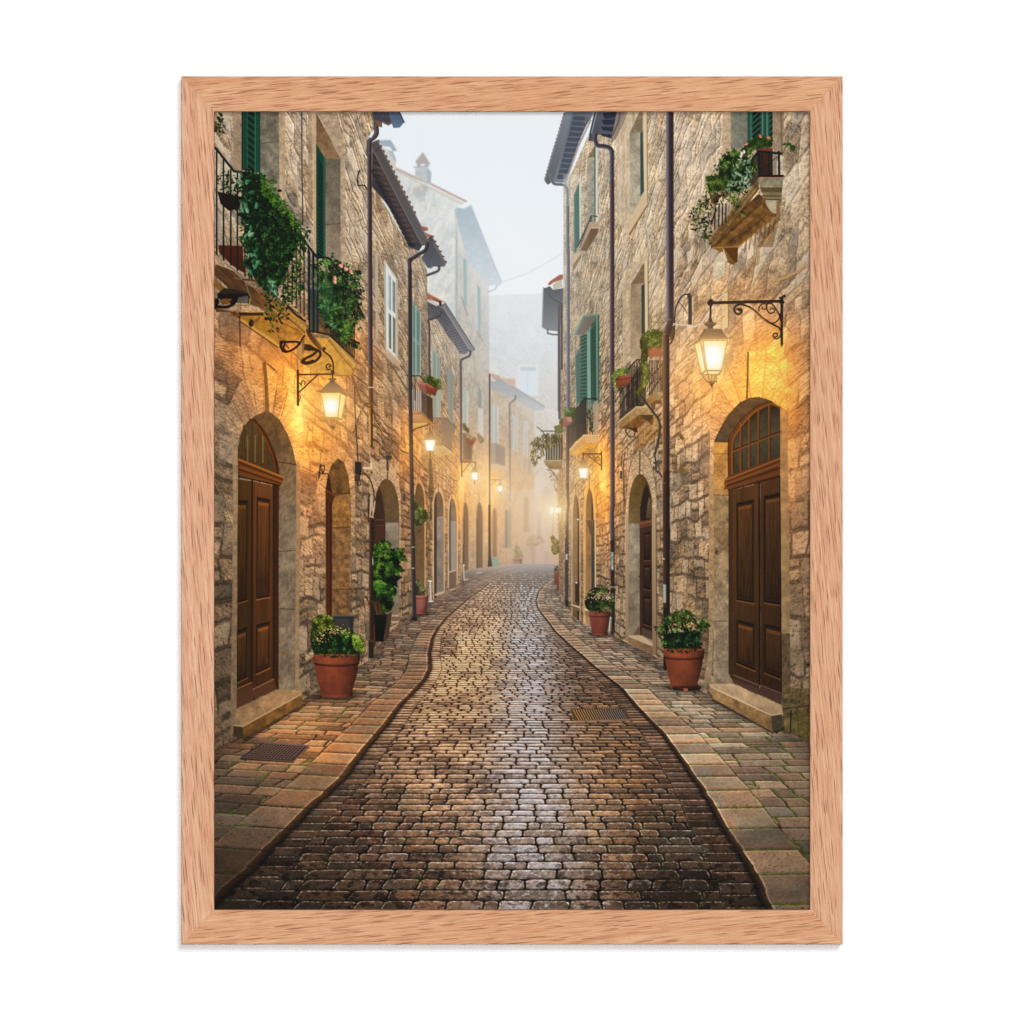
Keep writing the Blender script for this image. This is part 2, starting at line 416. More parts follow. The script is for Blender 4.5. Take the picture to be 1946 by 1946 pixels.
# ============================================================= ground
KLy = [1070,1075.5,1078,1079,1085,1097,1109,1125.7,1137,1155.5,1173.7,1193.6,1215,1238,1253,1273,1290,1299.6,1337,1377,1422,1485,1542,1567.5,1622,1653,1686,1740]
KLx = [1075,1047.5,1024,1000,985,957,928,907,888.7,867,845.6,829,817.5,812.5,812,812,803,795,757,726,687,637,572,546,492,462,424,366]
KRy = [1070,1076,1088,1100,1109.7,1126.7,1142,1156,1173,1184,1200,1237,1280,1311,1342.6,1394,1445,1493.5,1545,1587.5,1627,1661.5,1701,1740]
KRx = [1090,1085,1066,1051,1036.7,1024,1020,1024,1036.7,1046,1057,1098,1148.5,1188,1214,1265,1302,1336,1368,1393,1419,1442,1459,1474]
BLy = [1070,1079,1084,1091,1102.5,1121,1131,1137,1179,1185,1203,1251,1425,1740]
BLx = [1060,975,945,923,895,867,844,824,786,766,738,703,407,-130]
BRy = [1070,1100,1124,1150,1164,1175,1207,1228,1270,1310,1414,1740]
BRx = [1056,1058,1062,1081,1102,1121,1170,1205,1262,1325,1539,2070]
def ground():
    y0 = 1072; sl = (slice(y0-OY, PH), slice(0, PW))
    X = XX[sl]; Y = YY[sl]; yr = Y[:, 0]
    f = lambda a, b: np.interp(yr, a, b).astype(np.float32)[:, None]
    kl, kr, bl, br = f(KLy, KLx), f(KRy, KRx), f(BLy, BLx), f(BRy, BRx)
    z = 1500*1.6/np.maximum(Y-HY, 3); ppm = (Y-HY)/1.6
    n1 = fbm(X*.02, Y*.05, 4, 40); n2 = fbm(X*.25, Y*.4, 3, 41, .65); nl = fbm(X*.09, Y*.45, 3, 44)
    wob = (vn(yr*.09, yr*0+2.5, 3)-.5)[:, None]*np.clip(ppm*.016, 0, 5)
    kl = kl+wob; kr = kr-wob
    # --- carriageway of setts
    rw = 2.75
    s = (X-kl)/(kr-kl)
    gut = .085
    u = np.clip((s-gut)/(1-2*gut), -1, 2)*rw*.82
    def depth(row, minpx):                              # street depth with the far courses kept a few pixels tall
        dz = np.minimum(2400./np.maximum(yr-HY, 3)**2, row/minpx)
        return (np.cumsum(dz[::-1])[::-1]+3.5).astype(np.float32)[:, None]+np.zeros_like(X)
    zc = depth(.121, 3.7); zk = depth(.36, 5.); zp = depth(.20, 4.2)
    dR, r1, r2 = cells(u+zc*.03, zc, .121, .168, 51, .20, .030, .0, .22)
    side = (s < gut) | (s > 1-gut)
    sd = np.where(s < gut, s, 1-s)*rw
    jy = zc/.135+.6*(s > .5); fy = np.abs(jy-np.round(jy))
    dS = np.minimum(np.minimum(sd+.02, gut*rw-sd), (0.5-np.abs(fy-0))*.135) if False else np.minimum(np.minimum(sd+.02, gut*rw-sd), fy*.135)
    rS = TAB[(np.floor(jy).astype(int)*7+np.where(s > .5, 90, 3)) & 255, 21]
    d = np.where(side, dS, dR); r1 = np.where(side, rS, r1)
    px = d*ppm*.55                                     # joint distance in pixels (vertical foreshortening)
    fine = np.clip((Y-1130)/200, 0, 1)
    st = sst(.35, 1.6+1.1*np.clip((Y-1400)/300, 0, 1), px*1.6+ (n2-.5)*1.5)
    # wet reflections: cool sky down the middle, lamp light left of it
    xb = np.interp(yr, [1075,1120,1200,1300,1450,1600,1740], [1012,1000,1003,1010,1003,1012,1020])[:, None]
    wb = np.interp(yr, [1075,1120,1200,1350,1500,1740], [38,40,48,66,92,120])[:, None]
    ab = np.exp(-((X-xb)/wb)**2)*np.interp(yr, [1075,1150,1500,1620,1740], [.8,.95,1.,1.0,.9])[:, None]
    xw = np.interp(yr, [1080,1130,1200,1300,1400,1500,1740], [955,935,905,890,880,870,900])[:, None]
    ww = np.interp(yr, [1080,1130,1200,1300,1400,1740], [30,42,68,105,150,230])[:, None]
    aw = np.exp(-((X-xw)/ww)**2)*np.interp(yr, [1080,1120,1300,1420,1560,1740], [.8,1.1,1.1,.92,.6,.34])[:, None]
    xw2 = np.interp(yr, [1300,1740], [1150,1130])[:, None]
    aw2 = np.exp(-((X-xw2)/90)**2)*np.interp(yr, [1300,1380,1480,1600,1740], [.0,.4,.75,.6,.34])[:, None]
    patch = sst(.28, .62, n1+(nl-.5)*.5)
    base = np.interp(yr, [1080,1200,1400,1560,1740], [.54,.44,.39,.33,.235])[:, None]
    col = base[..., None]*np.array([1.10, .88, .72], np.float32)*(1+(r1-.5)[..., None]*.46+(n2-.5)[..., None]*.35)
    col = col*(1+(np.array([.06, 0, -.05], np.float32)*((r2-.5)*2)[..., None]))
    aw = np.clip(aw*(.45+.85*patch)+(r1-.5)*.30*aw, 0, 1); aw2 = np.clip(aw2*(.4+.9*r2), 0, 1); ab = np.clip(ab*(.50+.72*r2), 0, 1)
    warm = np.stack([np.interp(yr, [1080,1300,1500,1740], a) for a in ([.94,.95,.93,.80], [.74,.72,.70,.58], [.56,.52,.52,.44])], -1)[:, None, :]
    cool = np.stack([np.interp(yr, [1080,1200,1350,1500,1740], a) for a in ([.76,.75,.77,.76,.68], [.75,.72,.73,.72,.64], [.76,.71,.73,.72,.64])], -1)[:, None, :]
    dome = .42+.58*sst(.003, .026, d)
    brk = sst(.34, .58, fbm(X*.13+Y*.06, Y*.20, 3, 71)+(r2-.5)*.25)*np.clip((Y-1250)/250, 0, 1)
    dome = dome*(1-.42*(1-brk)*np.clip((Y-1250)/250, 0, 1))
    aw = aw*dome; aw2 = aw2*dome; ab = ab*dome
    br_ = (1+(n2-.5)*.38)[..., None]
    col = lerp(col, warm*br_, (aw*.97)[..., None]); col = lerp(col, rgb((226,164,110))*br_, (aw2*.85)[..., None])
    col = lerp(col, cool*br_, np.clip(ab*1.08, 0, .97)[..., None])
    big = np.clip((Y-1540)/150, 0, 1)
    ridge = fbm(X*.075+Y*.05, Y*.15-X*.03, 4, 60)
    wet = sst(.54, .66, ridge)*(.5*big+.25*np.clip((Y-1380)/150, 0, 1))*(r2 > .25)
    col = lerp(col, col*np.array([.46, .43, .42], np.float32), (wet)[..., None])
    spk = sst(.70, .86, n2)*(.10+.45*big*(r1 > .5)); spk2 = sst(.56, .70, ridge*.5+fbm(X*.16, Y*.30, 3, 66)*.5)*np.exp(-((X-1000)/260)**2)*np.clip((Y-1420)/200, 0, 1)*.6
    col = lerp(col, rgb((205,200,200)), (spk*.55)[..., None]); col = lerp(col, rgb((196,194,200)), (np.clip(spk2*1.3,0,1)*(1-wet))[..., None])
    gy, gx = np.gradient(np.minimum(px, 4)+n2*1.2)
    col = col*(1+np.clip(gy*.22, -.30, .34)[..., None]*np.clip(fine+.4, 0, 1)[..., None])
    rim = np.exp(-((px-1.9)/.7)**2)*np.clip((Y-1360)/200, 0, 1)*np.where(gy > 0, 1., .35)*(.3+1.0*sst(.4, .62, n2)); col = col+rim[..., None]*.26*np.array([1, .97, .94])
    moss = sst(.50, .60, fbm(X*.03, Y*.06, 3, 47)+.04)*np.clip((Y-1350)/250, 0, 1)
    jc = lerp(rgb((30,20,14)), rgb((50,60,16)), (moss*.75)[..., None])*(1+(n2-.5)[..., None]*.8)
    jc = lerp(rgb((98,82,70)), jc, (fine*.8+.2)[..., None])
    col = lerp(jc, col, (st*.92+.08*(1-fine))[..., None])
    v_ = np.clip(col, 0, 1); col = v_+(v_*v_*(3-2*v_)-v_)*.42-.012; gm = col.mean(-1, keepdims=True); col = gm+(col-gm)*.86
    # --- pavements: kerb stones then setts
    for sgn, kx, bx, cc, sd_, dk in ((1, kl, bl, (134,107,85), 61, 1.), (-1, kr, br, (150,126,104), 62, 1.)):
        w = (kx-X)*sgn; tot = np.maximum((kx-bx)*sgn, 2)
        on = w > 0
        um = w/ppm                                      # metres from the kerb edge
        kw = .31
        zz = zp-um*.18 if sgn > 0 else zp-.05*um
        zq = zk-um*.18 if sgn > 0 else zk-.05*um
        dP, p1, p2 = cells(um-kw, zz, .20, .27, sd_, .20, .02, .04, .3)
        jk = zq/.36+.25*(vn(zq*1.1, zq*0+1.5, 5)); fk = np.abs(jk-np.round(jk))*.36
        isk = um < kw
        dd = np.where(isk, np.minimum(fk*.62, np.minimum(kw-um, um+.03)), dP); rr = np.where(isk, TAB[(np.floor(jk+.5*0).astype(int)*13+sd_) & 255, 40], p1)
        pxx = dd*ppm*.55; s2 = sst(.4, 2.1+.9*np.clip((Y-1350)/200, 0, 1), pxx*1.5+(n2-.5)*1.6)
        b2 = np.interp(yr, [1075,1180,1350,1450,1560,1740], [.88,.88,.98,1.0,.80,.46] if sgn > 0 else [.88,.92,1.0,1.02,.90,.72])[:, None]
        c2 = rgb(cc)*(b2*(1+(rr-.5)*np.where(isk, .26, .46)+(n2-.5)*.3+(n1-.5)*.3))[..., None]
        c2 = c2*(1+np.array([.05, -.01, -.05], np.float32)*((p2-.5)*2.2)[..., None])
        c2 = np.where((isk & (rr > .25))[..., None], c2*np.array([1.10, 1.08, 1.04]), c2)
        if sgn > 0:
            wl = np.exp(-(((X-590)/130)**2+((Y-1400)/75)**2)); c2 = c2*(1+wl[..., None]*np.array([.30, .14, -.06]))
        pit = sst(.72, .8, fbm(X*.3, Y*.5, 2, 77))*np.clip((Y-1400)/200, 0, 1)*(rr > .6); c2 = c2*(1-.5*pit[..., None])
        g2, _ = np.gradient(np.minimum(pxx, 4)+n2); c2 = c2*(1+np.clip(g2*.16, -.2, .25)[..., None])
        ms = sst(.30 if sgn < 0 else .46, .5 if sgn < 0 else .58, fbm(X*.02+3, Y*.04, 3, 48))*np.clip((Y-1250)/150, 0, 1)
        j2 = lerp(rgb((52,40,30)), rgb((78,98,22)), (ms*.95)[..., None])*(1+(n2-.5)[..., None]*.7)
        j2 = lerp(c2*.72, j2, np.clip((Y-1120)/170, 0, 1)[..., None])
        c2 = lerp(j2, c2, s2[..., None])
        # darker next to the wall, light worn kerb arris
        wd = (X-bx)*sgn; c2 = c2*(.72+.28*sst(0, 1, wd/(.30*ppm+3)))[..., None]
        ar = np.exp(-((w-1.2)/(1.0+ppm*.0035))**2); c2 = c2*(1+.38*ar[..., None])
        m = np.clip(w+.5, 0, 1)
        col = lerp(col, c2, m[..., None])
        # kerb face and the dark channel under it
        fh = .10*ppm*(.55 if sgn > 0 else .34)
        fc = (w > -fh) & (w <= 0)
        face = rgb((92,62,38) if sgn > 0 else (78,56,40))*(b2*(1+(n2-.5)*.6)*(1.15-.6*np.clip(-w/np.maximum(fh, 1), 0, 1)))[..., None]
        jn = (1-sst(.2, 1.5, fk*ppm*.5))[..., None]
        col = np.where(fc[..., None], lerp(face, face*.4, jn), col)
        dk_ = np.exp(-(np.maximum(-w-fh, 0)/(.020*ppm+.7))**2)*((w <= -fh))
        col = col*(1-.66*dk_[..., None])
        for q_ in (.27,):
            pass
    # mist over the far end
    a = np.interp(yr, [1072,1080,1092,1120,1160,1230,1300], [.86,.74,.5,.26,.14,.05,0])[:, None]
    fc = lerp(rgb((196,180,168)), rgb((176,172,170)), np.clip((X-930)/80, 0, 1)[..., None])
    col = lerp(col, fc, a[..., None])
    msk = ((X > bl-60) & (X < br+60)).astype(np.float32)
    put(sl, msk, col)

def far_layers():
    t = np.clip((YY-205)/400, 0, 1)[..., None]
    n = fbm(XX*.006, YY*.008, 3, 90)[..., None]-.5
    IMG[:] = lerp(rgb((229,237,242)), rgb((236,240,243)), t)+n*.02
    # end building
    pts = [(925,561),(1064,556),(1064,1090),(925,1090)]
    wall(pts, 820, 60, (200,204,202), rh=1.0, cw=2.2, seed=3, con=.8, lamp=0, joint=4., wlow=.4)
    fogpoly(pts, .70, .78, 925, 1064, boost=.20)
    fill(P_('M', 570,85,850,85,850,500,570,500), (226,228,222), .6)
    fill(P_('M', 612,115,820,115,806,482,612,482), (212,222,228))
    fill(P_('M', 612,115,820,115,818,165,612,165), (190,203,210))
    line(P_('M', 708,165,708,482), 1, (190,205,212)); line(P_('M', 800,800,1110,800), 2, (190,196,198), .5)
    fill(P_('M', 800,1560,925,1560,925,1960,800,1960), (214,196,178), .6); fill(P_('P', 45,900,110,900,110,1040,45,1040), (222,228,232), .7)
    fill([(1028,1090),(1028,930),(1062,900),(1062,1090)], (196,166,140), .35)
    fill([(925,955),(1064,940),(1064,1092),(925,1092)], (212,176,142), .55, c2=(190,156,132))
    # gabled building
    pts = P_('I', 140,660,430,845,1210,1235,1118,1290,1128,1500)+[(867.5,640),(700,640),(700,240)]
    wall(pts, 400, 30, (182,178,162), rh=1.1, cw=2.4, seed=11, con=1.1, lamp=0, mort=(150,146,130), joint=4.5)
    fogpoly(pts, .46, .54, 700, 870, boost=.12)
    fill(P_('I', 620,1060,780,1000,810,1090,780,1110,770,1210,690,1230,640,1140), (158,160,156), .45, noise=.3)
    fill(P_('I', 620,990,770,1010,640,1060,615,1100), (214,214,202), .7)
    line(P_('I', 420,852,1205,1240), 4, (213,209,196)); line(P_('I', 430,838,640,935,860,1030,1080,1140,1240,1218), 4, (186,162,154))
    line(P_('I', 430,862,1195,1255), 1.2, (150,155,152), .6)
    fill(P_('I', 280,600,400,640,440,740,430,850,330,850,240,600), (200,201,192)); fill(P_('I', 235,515,375,512,450,635,400,642,365,592,290,585,250,560), (158,172,180))
    fill(P_('I', 340,640,400,640,440,742,425,760), (170,180,184))
    fill(P_('I', 655,830,800,822,838,885,836,1030,655,935), (186,193,192), noise=.1); fill(P_('I', 797,822,842,888,835,1028,797,1005), (168,179,184))
    fill(P_('I', 655,765,745,650,832,790,800,800,795,822,680,822,677,790), (176,168,167)); fill(P_('I', 718,790,768,788,768,806,718,808), (233,238,241)); line(P_('I', 642,824,815,812), 2, (160,170,174))
    # its street front, lower down it is the fourth facade on the left
    pts = [(864.5,395),(929,540),(930.5,1094),(866,1126)]
    wall(pts, 1010, 2.9, (176,160,136), rh=.34, cw=.55, seed=14, con=.85, grad=((400,.98),(1060,.88)))
    fogpoly(pts, .34, .52, 866, 930, boost=.34)
    line([(867.5,430),(867.5,600)], 2.2, (158,172,176)); line(P_('I', 1278,1345,1255,1400,1140,1460,1128,1560), 2.5, (186,196,198))
    pts = P_('I', 1112,1320,1135,1285,1215,1302,1297,1262,1560,1932)+P_('J', 1885,385,1872,425,1705,430,1560,240,1440,90)+P_('I', 1165,1560,1140,1440)
    fill(pts, (170,184,193), c2=(206,214,220), noise=.05); line(P_('I', 1297,1262,1560,1932)+P_('J', 1885,385), 2, (176,190,198))
    line(P_('J', 1828,428,1800,475,1712,515), 2.2, (170,182,188))
    line(curve(P_('J', 1885,380)+[(1000,519)]+P_('P', 440,10)+[(1072,477)]), 1.1, (186,199,206), .9)
    for a, b in (((1372,60,1425,90,1430,700,1382,640), (1350,575,1365,570,1448,835,1430,825)), ((1560,400,1605,470,1612,1055,1570,1010), (1560,1030,1575,1025,1642,1160,1630,1165))):
        fill(P_('J', *a), (160,180,180)); line(P_('J', a[0], a[1], a[6], a[7]), 1.5, (205,208,200)); fill(P_('J', *b), (150,150,146))
    q = Quad(*P_('K', 1375,-30,1440,20,1440,490,1375,440)); fill(q.rect(0, 0, 1, 1), (176,180,168)); line(q(1, 0, 1, 1), 1.4, (215,212,198)); line(q(.5, 0, .5, 1), .8, (140,146,140))
    fill(P_('M', 62,380,108,440,108,672,62,645), (146,150,146)); fill(P_('M', 60,645,118,675,120,1035,58,990), (196,194,188)); line(P_('M', 112,440,120,1035), 1.2, (218,214,202))
    leaves(P_('K', 1370,440,1400,440,1465,540,1460,580,1375,520), 60, 1.6, [(78,76,44),(120,118,76)], 5, dark=(100,92,66))
    leaves(P_('K', 1565,575,1600,570,1655,660,1650,690,1610,720,1570,640), 40, 1.5, [(120,108,80),(150,138,104)], 6, dark=(138,122,92))
    q = Quad(*P_('K', 1378,570,1498,640,1498,935,1378,930)); fill(q.rect(.35, .08, 1, 1), (104,90,76), .92); fill(q.rect(0, 0, .35, 1), (110,95,80), .35)
    for i in range(5): line(q(i*.08, 0, i*.08, 1), .9, (84,72,62))
    line(P_('K', 1375,575,1420,575,1545,660), 1.4, (96,84,76)); fill(P_('K', 1418,640,1545,665,1505,740,1420,700), (146,88,66), c2=(120,70,52))
    leaves(P_('K', 1420,600,1550,620,1555,670,1420,650), 30, 1.8, [(80,96,52),(120,134,80)], 8)
    fill(P_('K', 1345,915,1400,900,1500,940,1480,955,1345,955), (168,110,78))
    for (xl, xr, xa, yt, ys, yl, yr_) in ((1378,1452,1405,1478,1700,2620,2560), (1553,1638,1590,1478,1700,2500,2440)):
        o = [P_('K', x, y)[0] for x, y in arch(xl-22, xr+22, xa, yt-60, ys, ys, yl, yr_)]; fill(o, (216,176,128), .45)
        o = [P_('K', x, y)[0] for x, y in arch(xl, xr, xa, yt, ys, ys, yl, yr_)]; fill(o, (128,98,72), c2=(120,100,84))
        fill([P_('K', xl, ys)[0], P_('K', xl+20, ys)[0], P_('K', xl+20, yl)[0], P_('K', xl, yl)[0]], (96,82,68))
        line(P_('K', xl, yl-60, xr, yr_-50), 2.2, (190,168,146)); line(P_('K', xa, yt-120, xa, yt), 1, (140,105,75))
    # building past the lamps
    pts = P_('M', 205,300,330,300,795,700,800,1930)+[(1016,1080),(975,1081),(929,1094)]
    wall(pts, 1060, 4.0, (172,150,122), rh=.42, cw=.6, seed=17, con=.75, grad=((730,1.02),(1060,.9)))
    for (a, sh) in (((230,590,325,640,325,1120,230,1110), 1), ((522,755,580,790,580,1225,500,1190), 0), ((655,820,708,835,708,1285,640,1255), 0)):
        q = Quad(*P_('M', *a)); fill(q.rect(0, 0, 1, 1), (150,160,156)); fill(q.rect(.86, 0, 1, 1), (214,210,200)); fill(q.rect(.28, 0, .42, 1), (196,200,194)); line(q(0, 1, 1, 1), 2, (200,176,146))
        for i in range(16): line(q(.45, i/16, .85, i/16+.01), .7, (120,132,128))
    fill(P_('M', 655,1300,690,1320,690,1450,655,1440), (150,130,112)); fill(P_('M', 718,1320,755,1330,755,1530,718,1510), (130,120,110))
    fill(P_('M', 230,1122,292,1115,415,1180,412,1418,290,1388,230,1382), (112,98,88)); fill(P_('M', 240,1130,285,1125,285,1380,240,1380), (168,148,128), .6)
    fill(P_('M', 222,1390,300,1383,465,1442,440,1475,330,1460,222,1480), (200,160,122))
    line(P_('M', 480,1450,640,1500,800,1560), 3, (186,138,104)); line(P_('M', 480,1570,800,1650), 1.6, (186,138,104))
    line(curve(P_('M', 650,1650,620,1700,565,1780,545,1900)), 1.4, (110,92,76))
    fogpoly(pts, .42, .72, 929, 1012, boost=.45)
    pts = P_('M', 205,285,330,240,560,395,932,632,922,676,797,700,560,560,205,375)
    fill(pts, (158,160,162), c2=(194,195,195), noise=.06); line(P_('M', 330,244,560,400,932,640), 2.6, (164,166,168))
    line(P_('M', 200,215,325,255), 7, (198,164,150)); fill(P_('M', 330,262,545,275,540,380,470,360), (204,176,166)); fill(P_('M', 205,262,290,280,285,310,205,300), (206,200,186))
    line(P_('M', 550,490,545,540,472,600,478,1870), 3.2, 0, ramp=[(150,146,142),(120,116,114),(150,140,130)])
    line(P_('M', 800,700,800,1930), 1.2, (216,198,178), .6)
    # street level in the mist
    fill(P_('N', 382,440,460,450,460,905,382,915), (150,130,106)); fill(P_('N', 385,445,412,445,412,900,385,910), (112,106,98)); fill(P_('N', 362,925,468,920,468,945,362,945), (190,164,134))
    fill([P_('N', x, y)[0] for x, y in arch(612,680,640,275,420,420,715,715)], (146,120,96), .8)
    fill(P_('N', 772,470,832,475,830,800,775,800), (158,138,118), .8); fill(P_('N', 860,960,922,960,922,1100,860,1100), (158,138,122), .7)
    fill([P_('N', x, y)[0] for x, y in arch(230,285,255,420,520,520,1030,1020)], (128,98,74), .9); fill([P_('N', x, y)[0] for x, y in arch(42,108,70,345,470,470,1200,1180)], (122,98,76), 0)
    fogpoly(P_('N', 180,200,780,200,930,900,930,1120,560,1130,180,1240), .15, .6, 940, 1020)
    leaves(P_('N', 690,760,740,735,850,790,870,850,800,870,760,905,700,915,650,890,640,810), 130, 3.2, [(138,126,100),(152,142,114),(165,154,128)], 15, dark=(170,152,128), a=.22, droop=0)
    fill(P_('N', 700,905,762,905,755,1118,705,1118), (160,138,116), .3)
    pot(983.5, 1062, 1079, 18, 15, (200,140,110), saucer=False, fogged=.45)
    leaves(P_('N', 500,1040,500,940,530,860,570,930,605,1000,600,1040), 70, 2.2, [(120,118,84),(150,146,108)], 16, dark=(136,126,100), a=.55)
    fill(P_('N', 212,1030,296,1025,298,1158,232,1165), (122,142,122)); fill(P_('N', 225,1045,285,1042,287,1140,235,1145), (138,156,138)); line(P_('N', 212,1032,296,1027), 1.4, (160,176,160))
    line(P_('N', 975,360,970,750), 1.6, (150,134,118), .8)
def lamp_post():
    line([(930.5,712),(930.5,1000)], 3.6, 0, ramp=[(120,116,114),(88,82,80),(140,126,112)])
    fill(P_('N', 178,380,212,380,215,1020,234,1215,166,1215,180,1020), (74,62,52), c2=(72,66,60)); line(P_('N', 208,300,212,1010), 1.2, (200,150,90), .6)
def openarch(z, xl, xr, xa, yt, ysl, ysr, ybl, ybr, dark, rev, xd0, xd1, step=True, base=(205,170,125), rw=18, key=True, side=1):
    """arched doorway: dressed surround, shaded reveal and a strip of door leaf"""
    c = lambda pts: [P_(z, x, y)[0] for x, y in pts]
    o = c(arch(xl-rw, xr+rw, xa, yt-rw*3.2, ysl, ysr, ybl, ybr)); sl, m = cov(o)
    col = lit(rgb(base)*(.8+.35*fbm(XX[sl]*.12, YY[sl]*.05, 4, 5))[..., None], XX[sl], YY[sl], .8); put(sl, m*.85, col)
    i = arch(xl, xr, xa, yt, ysl, ysr, ybl, ybr); fill(c(i), rev[0], c2=rev[1], noise=.25, ns=.1)
    sl, m = cov(c(i)); s2, m2 = cov(c([(xd0, yt), (xd1, yt), (xd1, max(ybl, ybr)), (xd0, max(ybl, ybr))]))
    # door leaf strip clipped by the opening
    full = np.zeros((PH, PW), np.float32); full[sl] = m; a2 = np.zeros((PH, PW), np.float32); a2[s2] = m2
    mm = (full*a2)[sl]
    put(sl, mm, rgb(dark)*(.7+.5*fbm(XX[sl]*.3, YY[sl]*.03, 3, 2))[..., None])
    if key: line(c([(xa, yt-rw*6), (xa, yt)]), 1.3, (70,50,32), .8)
def lamp2(z, k, cx, cap_t, gl_t, gl_b, wt, wb, hang=None):
    """small lantern seen in the mist"""
    cc = lambda *a: P_(z, *a)
    fill(cc(cx-wt*.62, gl_t+6, cx-wt*.45, gl_t-14, cx-wt*.12, cap_t, cx+wt*.12, cap_t, cx+wt*.45, gl_t-14, cx+wt*.62, gl_t+6), (124,96,70), c2=(170,128,84))
    p = cc(cx-wt/2, gl_t, cx+wt/2, gl_t, cx+wb/2, gl_b, cx-wb/2, gl_b)
    core = cc(cx, (gl_t*.4+gl_b*.6))[0]
    glasslamp(p, None, (212,150,84), cc(cx-1, gl_b, cx+1, gl_b, cx, gl_b+2), [(cc(cx, gl_b, cx, gl_b+(gl_b-gl_t)*.35), 3.0*k, (120,88,56))], core, abs(p[1][0]-p[0][0])*.55)
    line([p[0], p[1]], 1.4*k, (150,104,60)); line([p[2], p[3]], 1.4*k, (170,120,66))
# ============================================================= left row
def left_third():
    pts = P_('J', 905,600,1340,1200)+[(874.5,660),(874.5,1117),(866,1122),(845,1132),(811,1146)]
    wall(pts, 1003, 2.75, (158,134,106), rh=.30, cw=.5, seed=21, con=1., grad=((640,1.05),(1130,.84)))
    q = Quad(*P_('J', 968,1240,1080,1375,1085,1960,970,1960)); shutter(q, (134,146,130), 22, False, .0, .6); line(q(.5, 0, .5, 1), 2, (150,160,146))
    q = Quad(*P_('K', 975,0,1088,0,1088,370,985,370)); fill(q.rect(0, 0, 1, 1), (150,152,132)); louvers(q, .05, 0, .4, 1, 14, (110,112,96), (156,158,140))
    q = Quad(*P_('J', 1172,1480,1252,1590,1252,1960,1176,1960)); fill(q.rect(0, 0, 1, 1), (116,122,112)); louvers(q, .45, .02, .8, 1, 18, (92,98,92), (128,134,126))
    q = Quad(*P_('K', 1175,0,1252,0,1252,450,1185,380)); fill(q.rect(0, 0, 1, 1), (124,124,108)); louvers(q, .45, 0, .8, 1, 16, (96,98,86), (134,134,118))
    line(P_('J', 1168,1200,1168,1932), 1.4, (110,96,82), .7)
    for a in ((995,1122,1055,1340,1560,1560,2760,2660,(48,42,38),(94,70,50),1000,1032), (1196,1295,1232,1425,1700,1700,2610,2560,(60,62,60),(112,88,64),1196,1222)):
        openarch('K', *a[:8], a[8], (a[9], (132,116,100)), a[10], a[11])
    fill(P_('L', 905,20,985,0,985,870,905,885), (128,114,102), c2=(120,106,92), noise=.3, ns=.06)
    fill(P_('L', 1060,60,1128,60,1125,640,1065,650), (142,130,116)); fill(P_('L', 1046,60,1066,60,1068,640,1048,640), (62,66,66)); fill(P_('L', 1044,650,1128,630,1125,870,1050,880), (98,76,60))
    for a in ((883,900,985,868,985,885,883,922), (1055,850,1122,830,1122,842,1055,866), (1044,640,1128,625,1128,636,1044,656), (1360,655,1425,645,1425,655,1360,668), (1218,735,1270,722,1270,735,1218,750)):
        fill(P_('L', *a), (196,166,138))
    line(P_('L', 1208,330,1205,800), 1.3, (80,66,54)); line(P_('L', 1212,570,1218,740), 1.8, (206,190,174)); fill(P_('L', 1205,562,1225,562,1225,578,1205,578), (226,214,200))
    line(curve(P_('K', 700,835,780,910,850,1010,930,1050,1100,1120,1290,1200)), 1.4, (90,66,48), .8)
    line(curve(P_('K', 1140,870,1210,940,1320,1020)), 1.2, (110,80,58), .7)
    # ivy strand down the wall
    leaves(P_('K', 925,900,965,900,985,1180,992,1290,990,1420,970,1480,968,1560,975,1640,965,1730,940,1730,940,1600,945,1480,920,1400,925,1280,940,1180), 150, 2., [(62,50,30),(92,74,46),(108,90,58),(70,62,34)], 25, dark=(84,66,44), a=.85)
    line(P_('K', 955,1560,955,1700), 1.3, (50,40,30)); glow(819, 991, 3, (255,190,120), .35)
    # balcony beyond lamp
    q = Quad(*P_('K', 978,372,1112,372,1112,742,978,742)); fill(q.rect(0, 0, 1, 1), (120,96,72), .35)
    for i in range(7): line(q(i/6, 0, i/6, 1), 1.1, (96,70,52))
    line(q(0, .3, 1, .3), 1, (96,70,52), .7); line(q(0, 0, 1, 0), 1.8, (100,76,58))
    fill(P_('K', 1110,378,1150,368,1288,495,1270,560,1240,568,1238,835,1112,745), (110,90,72), c2=(132,98,66)); line(P_('K', 1112,378,1150,370,1290,497), 1.8, (84,70,62))
    fill(P_('K', 975,740,1110,738,1240,832,1235,856,1130,862,1040,900,1010,940), (196,146,84), c2=(190,136,76), noise=.2); line(P_('K', 1110,738,1240,834), 1.6, (226,186,126))
    # soffit, gutter
    fogpoly(pts, .12, .26, 812, 874, boost=.14)
    sof = P_('J', 908,585,1060,690,1150,655,1532,1270,1500,1302,1460,1290,1400,1332,1340,1325,1270,1210,1180,1100,1120,1000,1040,870,1000,860,915,880)
    fill(sof, (82,80,84), c2=(122,124,130), noise=.12)
    for i in range(17):
        t = i/16; a = P_('J', lerp(1000, 1330, t), lerp(800, 1300, t), lerp(1120, 1455, t), lerp(745, 1262, t)); line(a, 1.6, (64,60,62), .35)
    fill(P_('J', 1060,700,1150,655,1535,1272,1492,1302,1470,1285,1130,735), (116,112,112), c2=(140,140,142)); line(P_('J', 1148,657,1530,1268), 1.6, (92,86,84)); line(P_('J', 1120,715,1478,1288), 1.4, (160,158,158)); line(P_('J', 1152,652,1205,735,1290,870,1330,935), 1, (186,196,202), .8)
